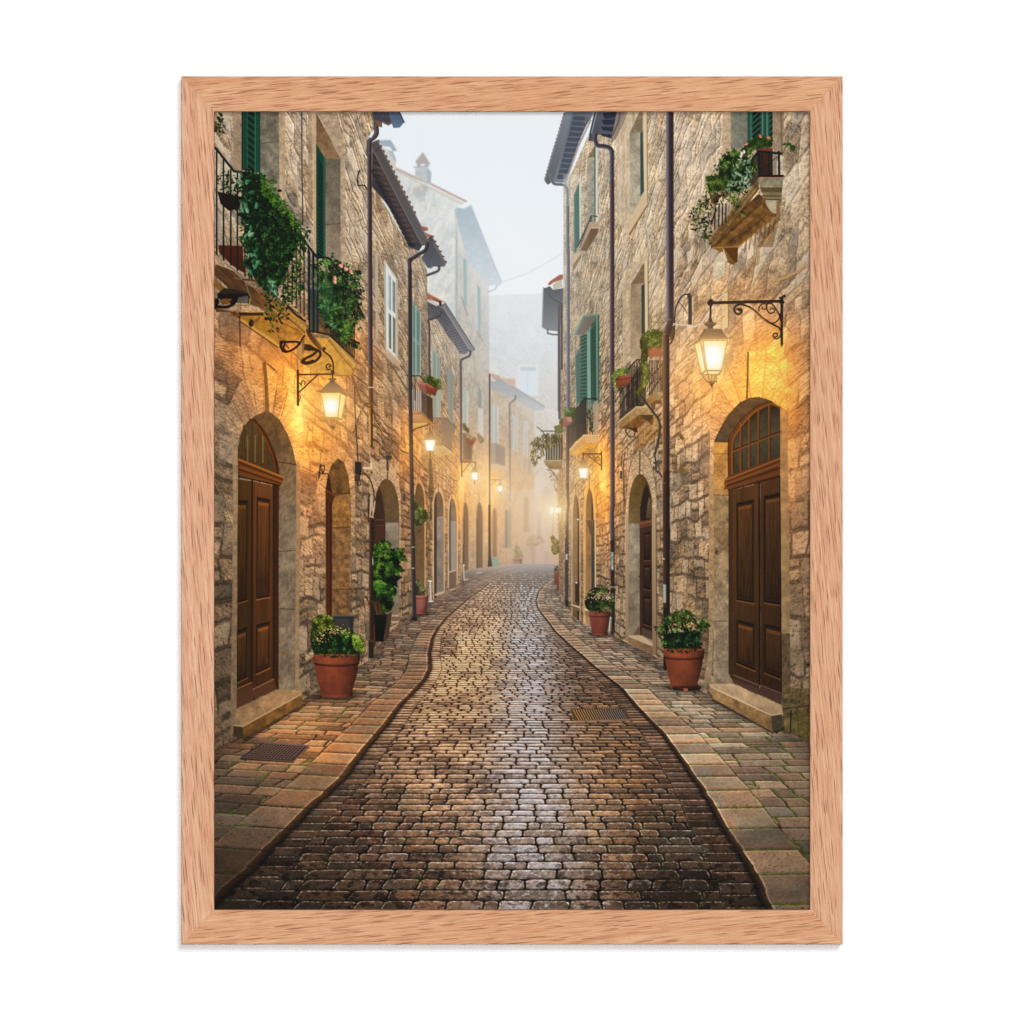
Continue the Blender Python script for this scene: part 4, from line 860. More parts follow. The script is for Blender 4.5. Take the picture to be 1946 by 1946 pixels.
    fill(P_('Q', 1362,812,1685,1140,1628,1262,1330,880,1376,842), (178,128,60), c2=(196,144,76), noise=.25); line(P_('Q', 1370,820,1688,1145), 4, (126,100,72)); line(P_('Q', 1350,880,1640,1230), 1.8, (140,94,40)); line(P_('Q', 1365,850,1665,1185), 1.4, (232,180,102), .7); line(P_('Q', 1685,1145,1628,1262,1612,1290,1420,1292), 2, (150,100,44))
    fill(P_('Q', 985,900,1075,860,1070,990,1040,1080,985,1060), (196,150,90), c2=(180,128,66)); fill(P_('Q', 1040,860,1075,860,1075,1000,1055,1060), (132,94,52))
    # dark iron brackets
    br = P_('Q', 785,885,1010,892,1030,910); fill(P_('Q', 785,885,860,888,820,930,815,965,850,995,900,1010,870,1032,820,1020,785,960), (44,22,10)); line(curve(P_('Q', 840,905,930,900,1010,905,1000,940,940,990,870,1012,830,975,850,925)), 4.4, (46,24,12)); line(curve(P_('Q', 1075,830,1045,870,1020,930)), 4, (50,28,14), w2=3)
    line(P_('Q', 870,940,895,975), 2.2, (60,34,14)); 
    fill(P_('Q', 1075,925,1140,930,1250,1000,1070,998), (60,36,14)); line(curve(P_('Q', 1120,990,1200,990,1250,1015,1255,1060,1200,1120,1120,1145,1050,1130,1090,1090,1170,1050,1215,1010)), 5, (50,28,12)); line(curve(P_('Q', 1050,1130,1100,1145,1170,1125)), 7, (50,28,12))
    line(curve(P_('Q', 940,1020,1000,1080,1030,1108,1060,1080)), 1.8, (120,84,44)); line(P_('Q', 985,1100,1000,1240), 3, (156,122,76))
    fill(P_('Q', 1090,770,1115,740,1170,830,1290,980,1260,1005,1180,930,1110,830), (66,42,20), c2=(120,78,36)); line(P_('Q', 1105,735,1200,860,1290,1000), 2.6, (120,92,62))
    # railing of the long balcony
    top = P_('A', 298,570,345,625,440,748); fl = P_('A', 298,1345,420,1450,560,1560,1000,1905)
    rt = P_('A', 298,570,440,750,600,775,770,965,980,1290,1050,1385); rb = P_('A', 298,1350,520,1520,700,1600,860,1720,990,1850,1060,1960)
    ix = lambda pl, x: float(np.interp(x, [p[0] for p in pl], [p[1] for p in pl]))
    for k, zx in enumerate([312,362,416,465,520,570,620,668,715,760,800,836,868,898,927,955,985,1018]):
        x = P_('A', zx, 0)[0][0]; line([(x, ix(rt, x)), (x, ix(rb, x))], 3.2 if k < 6 else 2.3, 0, ramp=[(40,50,48),(18,24,25),(14,18,18)])
    pt = P_('A', 330,1300,510,1310,520,1480,400,1400,330,1340); fill(P_('A', 325,1295,505,1300,515,1500,420,1440,330,1350), (84,34,22), c2=(64,26,18)); fill(P_('A', 320,900,500,940,480,1030,400,1040,340,990), (30,22,18))
    for zx in (312,362,416,465): x = P_('A', zx, 0)[0][0]; line([(x, P_('A', 0, 1180)[0][1]), (x, ix(rb, x))], 3, (20,28,28))
    line(P_('A', 298,575,345,632,440,752,492,758,520,765,600,785,770,970,880,1130,980,1295,1052,1388), 4.6, 0, ramp=[(66,72,72),(22,26,28),(18,20,22)]); line(P_('A', 1052,1386,1130,1388,1155,1405,1235,1520,1330,1690,1395,1830), 4, (24,30,30))
    line(P_('Q', 880,490,990,600,1080,660), 3.4, (24,18,16))
    # railing of the small balcony
    rt2 = P_('Q', 1225,-20,1370,-20,1480,90,1560,250,1645,420); rb2 = P_('Q', 1150,780,1360,815,1645,1080)
    fill(P_('Q', 1130,300,1220,300,1220,790,1130,770), (36,52,46), .75); fill(P_('Q', 1140,0,1225,0,1225,780,1160,780), (40,52,46), .45); fill(P_('Q', 1225,100,1450,100,1560,980,1360,810,1225,800), (20,28,18), .55)
    for zx in (1130,1178,1226): line(P_('Q', zx, -130, zx, 790), 3.8, 0, ramp=[(44,62,66),(20,28,30),(14,20,20)])
    for k in range(17):
        zx = 1375+k*17; x = P_('Q', zx, 0)[0][0]; line([(x, ix(rt2, x)), (x, ix(rb2, x))], 2.0, (18,26,20))
    line(P_('Q', 1130,775,1350,815), 3, (20,26,26)); line(P_('Q', 1350,815,1645,1082), 2.4, (22,24,20))
    # ivy
    G = [(14,34,14),(22,54,20),(36,82,30),(58,112,38),(92,146,56)]
    G2 = [(12,30,18),(22,62,34),(38,96,58),(70,140,98),(110,170,132)]
    ivy = P_('A', 318,790,350,762,400,752,440,800,500,742,560,736,640,764,700,840,760,900,800,985,860,1040,880,1075,960,1160,1005,1230,950,1260,965,1330,950,1410,900,1400,880,1470,940,1500,900,1560,960,1630,940,1680,870,1660,880,1720,800,1740,860,1800,800,1860,750,1900)+P_('Q', 870,500,800,600,850,690,740,640,760,770,690,790,670,640,610,640,590,560,640,500,620,380)+P_('A', 640,1640,560,1540,500,1440,520,1400,490,1300,500,1180,460,1080,500,960,470,900,440,960,380,940,330,900)
    core = P_('A', 500,760,640,780,780,1000,900,1150,930,1240,860,1400,800,1560,720,1660,640,1600,560,1500,530,1300,520,1100)
    leaves(core, 500, 4.8, G[:3], 59, up=-.1, dark=(10,20,9), edge=3)
    leaves(ivy, 1000, 4.4, G[:4], 60, up=.0, dark=None, edge=2.5)
    leaves(P_('A', 860,1050,1000,1230,950,1420,960,1660,860,1760,780,1700,860,1500,880,1250), 230, 3.8, [(22,48,14),(40,78,24),(70,108,38)], 58, up=0, edge=3)
    leaves(P_('A', 480,760,640,760,560,1100,640,1400,600,1520,720,1640,640,1560,520,1480,520,1200,480,1000), 120, 6., G2, 61, up=-.2, edge=4)
    leaves(P_('Q', 660,130,760,230,760,350,700,330,640,240), 20, 6, [(40,84,56),(84,146,108),(126,180,146)], 62)
    leaves(P_('A', 640,760,760,900,940,1150,960,1250,800,1080,640,900), 170, 4.2, [(40,84,22),(72,120,34),(104,150,52)], 63, up=0)
    leaves(P_('A', 670,810,750,815,760,850,700,835), 10, 5, [(58,96,34),(92,130,50)], 64)
    ivy2 = P_('A', 1050,1410,1120,1395,1160,1375,1230,1440,1290,1440,1300,1480,1365,1480,1370,1580,1395,1620,1370,1680,1400,1720,1340,1760,1370,1830,1330,1860,1360,1932)+P_('Q', 1720,500,1650,470,1720,640,1640,720,1670,780,1600,820,1640,870,1720,960,1680,1000,1600,920,1540,960,1500,900,1420,800,1380,780,1300,700,1260,600,1240,460,1230,230,1180,0)
    leaves(ivy2, 1150, 4.1, G, 65, up=.1, dark=None, edge=2)
    leaves(P_('Q', 1240,200,1400,250,1450,480,1340,560,1400,700,1500,780,1400,760,1290,620,1250,480), 110, 5.6, [(26,66,36),(52,112,66),(96,156,106)], 66, up=0)
    for (x, y) in ((1265,1465),(1180,1535),(1225,1445),(1300,1490),(1180,1560)): leaf(*P_('A', x, y)[0], 4.5, 3.6, x*.1, rgb((226,140,124))); leaf(*P_('A', x+8, y+10)[0], 3, 2.6, x*.3, rgb((240,170,150)))
def lantern_left():
    ir = (58,34,18)
    line(P_('Q', 998,1232,1000,1625), 4.4, 0, ramp=[(92,54,22),(60,34,16),(40,22,10)]); line(P_('Q', 1010,1277,1400,1270), 3., ir); line(P_('Q', 1012,1480,1225,1282), 2.8, ir)
    line(curve(P_('Q', 1290,1005,1370,1070,1402,1140,1405,1215)), 3, (44,26,14)); line(curve(P_('Q', 1375,1215,1335,1215,1325,1175,1350,1155,1380,1175,1360,1190)), 2.4, (50,30,16)); fill(P_('Q', 1380,1225,1420,1225,1415,1275,1385,1275), (54,34,20)); line(P_('Q', 1398,1275,1398,1320), 2.6, (70,46,26)); leaf(*P_('Q', 1300,980)[0], 4, 4, 0, rgb((46,30,18)))
    line(curve(P_('Q', 1035,1395,1050,1350,1080,1360,1075,1390)), 2, ir); line(P_('Q', 1020,1375,1045,1405), 2, ir)
    line(curve(P_('B', 1145,820,1160,840,1150,880)), 1.8, (120,76,32))
    cap = P_('B', 1308,785,1350,775,1372,752,1410,715,1432,700,1432,690,1418,682,1420,672,1488,672,1490,684,1472,690,1472,702,1505,722,1540,755,1558,775,1600,822,1588,835,1530,800,1350,803)
    fill(P_('B', 1350,800,1525,800,1500,1030,1390,1030), (255,230,150))
    glasslamp(P_('B', 1348,803,1527,803,1503,1028,1390,1028), P_('B', 1531,806,1580,832,1537,1045,1507,1030), (196,138,70), P_('B', 1300,780,1301,780,1301,781), [], P_('B', 1440,925)[0], 14)
    fill(cap, (104,82,64), c2=(168,122,78)); line(P_('B', 1312,790,1525,790,1595,832), 2.4, (150,104,62)); line(P_('B', 1420,674,1488,674), 2, (90,66,48)); line(P_('B', 1430,700,1474,700), 1.8, (84,62,46))
    line(P_('B', 1385,1030,1508,1036), 2.6, (170,120,60)); line(P_('B', 1508,1038,1538,1045), 2.6, (160,112,56))
    for (a, b) in (((1400,1045),(1440,1105)), ((1500,1048),(1470,1105)), ((1440,1050),(1452,1105)), ((1470,1050),(1460,1105))): line(curve(P_('B', *a, (a[0]*.7+b[0]*.3), (a[1]*.4+b[1]*.6), *b)), 2, (150,104,54))
    fill(P_('B', 1425,1105,1492,1112,1472,1128,1462,1155,1450,1128), (104,74,46))
def pots_left():
    fill(P_('C', 1450,1158,1655,1158,1640,1330,1460,1330), (46,44,42)); fill(P_('C', 1478,1185,1612,1190,1605,1330,1478,1330), (62,56,52)); line(P_('C', 1448,1162,1652,1162), 2, (96,92,86))
    # dark planter with tall shrub
    fill(P_('L', 180,1245,232,1245,202,1480,178,1540), (112,54,34), c2=(70,34,22))
    fill(P_('L', 325,1140,392,1100,350,1400,300,1450), (70,54,40)); fill(P_('L', 180,1130,335,1132,292,1450,200,1450), (18,20,20), c2=(12,14,14)); line(P_('L', 180,1134,335,1134), 2, (44,44,42))
    for (a, b) in (((215,1130),(200,950)), ((240,1130),(260,930)), ((262,1130),(300,950)), ((225,1130),(170,980))): line(P_('L', *a, *b), 2, (84,62,34))
    sh = P_('L', 182,335,225,320,265,285,300,278,345,300,380,345,350,390,400,385,450,370,500,385,525,375,530,410,500,430,552,490,545,520,500,520,470,560,540,640,500,650,460,640,495,720,440,740,455,820,400,800,445,870,430,910,390,930,410,1020,380,1080,330,1115,290,1080,250,980,200,960,182,900)
    leaves(sh, 1700, 3.3, [(8,18,6),(14,36,10),(28,62,16),(52,98,26),(92,140,44)], 70, up=.5, dark=(14,24,10), edge=1)
    leaves(P_('L', 185,760,250,740,320,790,300,850,240,890,190,850), 130, 4, [(36,84,24),(66,120,36),(110,160,60)], 71)
    # near pot
    leaves(P_('C', 1262,1260,1280,1190,1330,1155,1390,1142,1440,1165,1470,1210,1490,1280,1400,1320,1280,1420,1250,1400), 620, 2.7, [(34,46,12),(62,82,20),(100,122,34),(140,160,62)], 72, up=.5, dark=(34,42,12))
    fl = P_('C', 1262,1420,1300,1370,1370,1310,1470,1275,1560,1280,1640,1310,1700,1350,1745,1410,1745,1470,1700,1520,1600,1535,1500,1530,1400,1520,1290,1515)
    leaves(fl, 1500, 2.7, [(10,26,8),(18,48,12),(34,78,20),(60,110,34),(112,146,62)], 73, up=.2, dark=(12,26,8), edge=1,
           flowers=[(*P_('C', 1380,1330)[0], 6, 16), (*P_('C', 1470,1295)[0], 6, 26), (*P_('C', 1540,1305)[0], 7, 30), (*P_('C', 1330,1385)[0], 7, 22), (*P_('C', 1420,1300)[0], 5, 12)], fcols=[(226,180,110),(240,206,150),(200,150,84)])
    leaves(P_('C', 1640,1320,1700,1350,1745,1410,1745,1480,1690,1510,1640,1440), 160, 2.6, [(70,110,26),(120,160,46),(160,190,80)], 74)
    pot(*P_('C', 1492,0)[0][:1], 1242.5, 1323, 90, 58, (170,80,44), rim=.20)
    fill(P_('C', 1270,1490,1290,1515,1700,1515,1720,1490,1690,1480,1290,1480), (24,34,12), .7)
    leaves(P_('C', 1280,1470,1700,1470,1700,1530,1560,1545,1400,1545,1290,1520), 170, 2.6, [(16,36,10),(34,70,20),(80,110,40)], 75)
def grates():
    o = P_('D', 592,458,902,482,905,495,800,592,440,572,445,560); fill(o, (74,54,48)); fill(P_('D', 612,470,868,486,776,572,484,553), (16,10,8))
    for i in range(8):
        t = i/7; line([P_('D', lerp(612, 484, t), lerp(470, 553, t))[0], P_('D', lerp(868, 776, t), lerp(486, 572, t))[0]], 1.2, (120,92,78), .8)
    for i in range(14):
        t = i/13; line([P_('D', lerp(612, 868, t), lerp(470, 486, t))[0], P_('D', lerp(484, 776, t), lerp(553, 572, t))[0]], 1.8, (124,96,82))
    line(P_('D', 592,460,902,484,802,588), 2.2, (128,98,84)); line(P_('D', 445,562,790,590), 1.6, (110,84,72)); line(P_('D', 440,574,798,596), 1.6, (24,16,12))
    g = [(1085,1347.5),(1188,1347.5),(1197,1369),(1094,1371)]; fill(g, (92,68,50)); q = Quad((1089,1350),(1184,1350),(1192,1366.5),(1097,1368)); fill(q.rect(0, 0, 1, 1), (26,20,18))
    for i in range(21): a = i/21; line(q(a+.01, 0, a+.028, 1), 2.1, lerp(np.array((196,142,80)), np.array((128,116,106)), min(1, a*1.3)), .9)
    line(g+[g[0]], 1.4, (60,44,34)); line(g[2:], 2.4, (140,108,82))
# ============================================================= right row
def right_far():
    # narrow houses beyond
    pts = [(1062,560),(1073,540),(1073,1158),(1062,1126)]
    wall(pts, 985, 1.6, (166,140,110), rh=.3, cw=.5, seed=80, con=.8, grad=((560,1.),(1150,.82)))
    fogpoly(pts, .25, .18, 1060, 1072, boost=.2)
    fill(P_('P', 215,420,232,430,290,405,330,450,455,430,452,640,420,900,380,960,245,945,195,910,200,700), (96,98,102), c2=(134,138,140)); fill(P_('P', 260,395,285,350,410,265,450,262,452,320,330,365,300,390), (158,106,86)); fill(P_('P', 325,385,440,320,445,420,330,455), (190,182,166))
    line(P_('P', 210,425,196,905), 2, (150,156,160)); line(curve(P_('P', 280,500,300,545,380,590,440,625)), 3, (96,96,98)); line(P_('P', 262,940,265,985,330,1000,400,1000), 3.4, (120,122,124)); fill(P_('P', 290,955,375,965,375,985,290,975), (226,232,236), .8)
    line(P_('P', 402,640,402,1932)+P_('R', 172,0,175,700), 5.2, 0, ramp=[(120,118,120),(92,88,90),(116,110,108)]); line(P_('P', 436,640,436,1420), 4, (92,86,84))
    # balcony with trailing plant
    for i in range(7): line(P_('M', 955+i*34, 1010, 955+i*34, 1340), 2.4, (58,56,48))
    fill(P_('M', 950,1050,1150,1050,1150,1340,950,1340), (70,70,56), .45); line(P_('M', 885,958,1175,962), 2, (74,70,62)); line(P_('M', 830,900,905,960,930,1010), 1.6, (84,84,60)); line(P_('M', 945,1340,1160,1340), 3, (60,54,46))
    fill(P_('M', 920,1338,1160,1338,1158,1460,1000,1460,940,1400), (150,128,100), c2=(120,98,72), noise=.2); line(P_('M', 920,1342,1160,1342), 2, (176,156,128))
    leaves(P_('M', 740,1130,800,1060,880,1020,980,990,1100,1000,1150,1060,1120,1150,960,1160,930,1260,860,1330,800,1430,760,1360,740,1260,790,1190), 420, 4.6, [(62,66,40),(88,92,56),(112,116,76),(140,142,104)], 81, dark=None, asp=.28, droop=1, a=.9)
    leaves(P_('M', 1060,900,1140,880,1180,930,1170,990,1070,990), 70, 2.6, [(88,96,60),(124,132,90)], 82, dark=(100,106,72), a=.9)
    line(curve(P_('R', 0,1430,60,1445,110,1500,150,1560)), 2, (110,92,70)); leaves(P_('R', 20,1450,100,1470,140,1560,150,1640,60,1600,50,1540), 36, 2.6, [(120,110,78),(150,138,102)], 83, a=.85); leaves(P_('R', 60,1670,150,1680,155,1760,90,1740), 14, 2.4, [(120,110,78),(150,138,102)], 84, a=.85); line(curve(P_('R', 110,1560,105,1660,150,1740)), 1, (120,100,78), .8)
    line(P_('N', 1035,0,1040,400), 5, (150,118,88), .5)
    fill(P_('N', 1035,0,1125,0,1125,1600,1045,1440,1040,900), (150,120,88), .35, c2=(120,98,76))
    # standing lantern and strip of light
    fill(P_('N', 948,415,970,415,968,490,948,490), (255,226,170)); 
    leaves(P_('N', 1020,560,1110,540,1130,640,1100,720,1040,730,1020,660), 60, 2.4, [(120,106,62),(150,136,90)], 85, a=.7)
    leaves(P_('N', 940,790,975,755,1010,800,1045,830,1045,960,1000,1000,960,960,955,900,975,860), 120, 3.2, [(84,86,48),(116,118,72),(144,144,98)], 86, dark=(92,92,60), a=.9)
    fill(P_('N', 985,1200,1045,1198,1042,1350,990,1350), (132,80,66), c2=(106,62,52)); fill(P_('N', 1018,1350,1045,1350,1045,1445,1022,1440), (112,54,42)); leaves(P_('N', 985,1130,1040,1130,1045,1195,990,1195), 30, 2.4, [(70,72,44),(110,112,76)], 87)
    fill(P_('N', 1005,415,1070,415,1060,480,1015,480), (255,238,200)); line(P_('N', 1048,400,1042,480), 1.6, (150,96,50)); fill(P_('N', 1000,405,1035,380,1075,405,1075,418,1000,418), (150,112,74)); line(P_('N', 1012,482,1040,520,1068,482), 1.8, (150,104,60)); line(P_('N', 1040,480,1040,560), 1.6, (120,92,62))
def right_third():
    pts = P_('O', 455,1040,560,880,800,330,860,140)+[(1168,205),(1166,1215),(1121,1178),(1102,1166),(1081,1152),(1071,1140),(1070.7,350)]
    wall(pts, 985, 1.9, (188,168,142), rh=.24, cw=.42, seed=91, con=1.15, grad=((300,1.05),(1180,.72)), slant=-1, warp=1.)
    q = Quad(*P_('O', 585,1150,650,990,652,1720,588,1930)); shutter(q, (74,104,92), 26, False, -.01, .7); fill(P_('O', 650,990,668,885,672,1650,655,1740), (196,204,190))
    fill(P_('O', 585,1930,650,1780,655,1932,600,1932), (170,180,166), .6); fill(P_('P', 590,0,672,0,575,240,568,140), (190,166,134)); fill(P_('P', 568,150,672,10,675,50,572,242), (120,92,66), .8)
    fill(P_('O', 748,705,848,540,878,560,878,1490,748,1500), (158,152,136), c2=(146,146,130), noise=.25); fill(P_('O', 750,700,845,545,845,690), (128,112,90)); fill(P_('O', 836,560,852,545,852,1480,838,1480), (62,92,84)); fill(P_('O', 852,560,876,590,878,1490,852,1490), (204,206,196))
    line(P_('O', 628,1795,800,1410,870,1420), 2, (50,60,56)); line(P_('O', 640,1780,790,1470), 1.4, (60,66,60)); fill(P_('O', 655,1800,770,1490,895,1485,892,1560,795,1565,680,1840), (176,154,128), c2=(150,128,104)); fill(P_('O', 665,1835,800,1560,890,1562,885,1610,740,1850), (112,88,70)); line(P_('O', 800,1560,890,1560), 1.6, (206,190,162)); line(P_('O', 795,1480,800,1420), 1.4, (50,60,56)); line(P_('O', 655,1800,770,1490), 1.6, (90,80,70))
    # shuttered window under its little roof
    fill(P_('P', 600,1000,690,780,860,760,875,830,800,880,745,975,690,1010), (112,102,92)); line(P_('P', 598,1000,705,775,880,755), 3.2, (98,140,122))
    fill(P_('P', 745,980,800,880,810,1840,745,1850), (110,140,124), c2=(92,124,110)); 
    q = Quad(*P_('P', 598,1255,650,1180,662,1840,615,1870)); shutter(q, (80,110,97), 26, False, 0, .62)
    q = Quad(*P_('P', 660,1020,748,985,748,1850,662,1840)); fill(q.rect(0, 0, 1, 1), (70,98,87))
    for i in range(19): fill(q(.06, i/19+.012, .94, i/19, .94, i/19+.022, .06, i/19+.032), (40,62,56)); 
    fill(P_('P', 748,985,785,960,795,1840,752,1845), (122,156,140)); fill(P_('P', 785,960,800,900,812,1840,795,1840), (46,62,56))
    q = Quad(*P_('P', 795,880,893,752,893,1850,812,1850)); fill(q.rect(0, 0, 1, 1), (60,92,79))
    for i in range(25): fill(q(.12, .075+i*.036, .58, .062+i*.036, .58, .075+i*.036, .12, .092+i*.036), (30,42,38))
    line(q(.75, 0, .75, 1), 2.4, (104,148,130)); line(q(.99, 0, .99, 1), 1.4, (56,90,78))
    line(P_('R', 700,545,885,370), 2.6, (206,182,146)); line(P_('R', 700,552,885,378), 1.2, (110,84,58))
    # balcony
    for i in range(4): line(P_('R', 570+i*34, 430, 570+i*34, 930), 1.2, (50,50,46))
    fill(P_('R', 555,430,660,430,660,620,555,600), (110,140,120), .4)
    fill(P_('R', 268,830,400,640,400,1030,300,1160,268,1140), (62,52,46), c2=(78,64,54)); fill(P_('R', 400,600,525,430,558,430,558,935,520,945,402,1030), (54,52,48), c2=(66,60,52), noise=.15)
    for i in range(8): line(P_('R', 405+i*20, 590-i*22, 405+i*20, 1025-i*12), 1., (40,38,36), .7)
    line(P_('R', 380,620,525,428,705,428), 2.4, (36,36,36)); line(P_('R', 560,640,620,780,640,920), 1.6, (40,66,56)); leaves(P_('R', 580,560,650,560,660,900,600,900,590,700), 34, 3, [(24,50,40),(40,80,62)], 90)
    fill(P_('R', 660,460,720,460,722,930,665,930), (168,150,128), .8)
    leaves(P_('R', 225,590,260,545,330,550,390,560,395,640,370,700,330,710,250,670), 150, 3.4, [(44,66,26),(76,108,44),(116,146,70)], 92, dark=(52,70,32), asp=.45); leaves(P_('R', 175,760,220,690,260,690,200,780), 36, 2.6, [(70,96,40),(110,136,66)], 93)
    fill(P_('R', 185,775,260,690,300,680,355,715,345,770,265,832,215,820), (144,86,66), c2=(120,70,54)); fill(P_('R', 260,690,340,680,355,750,300,760), (166,116,92)); fill(P_('R', 345,760,400,740,400,830,330,850), (60,56,36), .7)
    fill(P_('R', 305,1165,520,940,728,940,728,1055,545,1058,400,1215,345,1218), (208,152,92), c2=(198,140,78), noise=.2); line(P_('R', 303,1168,520,942,728,945), 2.4, (226,184,134)); fill(P_('R', 520,962,725,965,725,1050,548,1052), (214,164,110)); fill(P_('R', 345,1218,548,1058,728,1055,600,1140,590,1175,480,1215), (222,150,60), noise=.2); fill(P_('R', 470,1130,600,1130,590,1180,560,1150), (150,104,56), .7)
    fill(P_('R', 415,1220,720,1080,715,1330,440,1330), (150,106,58), .35)
    # doorways
    openarch('R', 362,452,405,1778,2150,2150,3500,3560, (46,32,22), ((98,72,48), (104,82,58)), 425, 452, base=(178,146,108), rw=26)
    openarch('R', 545,655,597,1690,2100,2100,3600,3680, (58,58,56), ((128,90,54), (150,122,88)), 625, 655, base=(216,166,104), rw=36)
    fill(P_('S', 395,262,485,258,485,560,462,560,455,430), (92,74,52), c2=(70,62,52)); line(P_('S', 395,262,485,260), 1.5, (110,84,56)); fill(P_('S', 462,560,492,560,492,950,462,950), (62,62,60)); line(P_('S', 490,240,492,950), 2.4, (206,176,130))
    fill(P_('S', 262,240,312,240,312,1110,262,1110), (126,98,68), noise=.2); fill(P_('S', 285,890,330,890,330,1115,285,1100), (48,34,24)); fill(P_('S', 242,1118,332,1140,332,1162,242,1128), (196,172,142)); fill(P_('S', 242,1130,332,1162,332,1195,242,1145), (116,92,70)); fill(P_('S', 385,1168,425,1172,425,1190,385,1182), (206,196,180)); fill(P_('S', 385,1185,430,1192,430,1245,385,1225), (130,106,80))
    for (x, y) in ((313,252),(298,898)): leaf(*P_('S', x, y)[0], 2, 2, 0, rgb((240,236,220)))
    # eaves
    sof = P_('O', 480,100,840,100,800,210,740,300,640,520,560,760,500,960,470,1010,340,1000,300,960,290,900,380,560,470,230)
    fill(sof, (96,104,114), c2=(122,128,134))
    for i in range(12):
        t = i/11; x0 = lerp(520, 370, t); y0 = lerp(190, 900, t); w = lerp(215, 110, t); fill(P_('O', x0+60-40*t, y0, x0+w+40-20*t, y0+10, x0+w+10-20*t, y0+62, x0+45-40*t, y0+58), (62,72,88), .75); line(P_('O', x0+50-40*t, y0-14, x0+w+40-20*t, y0-4), 1.6, (120,112,110), .6)
    fill(P_('O', 475,120,575,120,520,330,420,700,340,960,300,1010,262,1032,226,985,270,800,400,380,455,180), (120,130,138), c2=(98,100,104))
    line(P_('O', 462,160,400,390,320,640,226,975), 2.2, (150,142,142))
    for i in range(19): t = i/18; leaf(*P_('O', lerp(462, 232, t), lerp(165, 950, t))[0], 2.2, 2, 0, rgb((120,112,116)))
    fill(P_('O', 700,300,760,260,860,140,835,120,740,140), (120,118,120), .5); line(P_('O', 790,240,640,560,520,900,480,1010), 3.5, (146,130,116), .8); line(P_('O', 760,240,600,560,490,900), 1.6, (84,84,92), .7)
    line(curve(P_('O', 290,900,310,960,345,1020,440,1030,490,1060,508,1130,508,1300)), 5.4, 0, ramp=[(128,134,142),(92,96,104),(120,122,126)])
    line([(1079,392),(1079,480)]+P_('P', 515,0,515,1880)+P_('R', 298,560), 6.6, 0, ramp=[(130,134,142),(96,96,104),(66,62,68),(88,82,84)])
    line(P_('R', 292,820,288,1700), 6.6, 0, ramp=[(96,84,78),(70,60,54),(52,44,40),(76,62,52)]); line(P_('R', 285,1640,300,1932)+P_('S', 205,200,200,1130), 5.4, 0, ramp=[(70,58,48),(48,42,38),(36,32,32),(60,50,42)]); fill(P_('S', 180,440,218,440,216,1145,182,1125), (44,40,38), c2=(40,42,44)); fill(P_('S', 188,605,208,605,208,665,188,665), (170,166,156))
    fogpoly([(1070,330),(1120,330),(1120,1150),(1070,1140)], .22, .0, 1070, 1122, boost=.05)
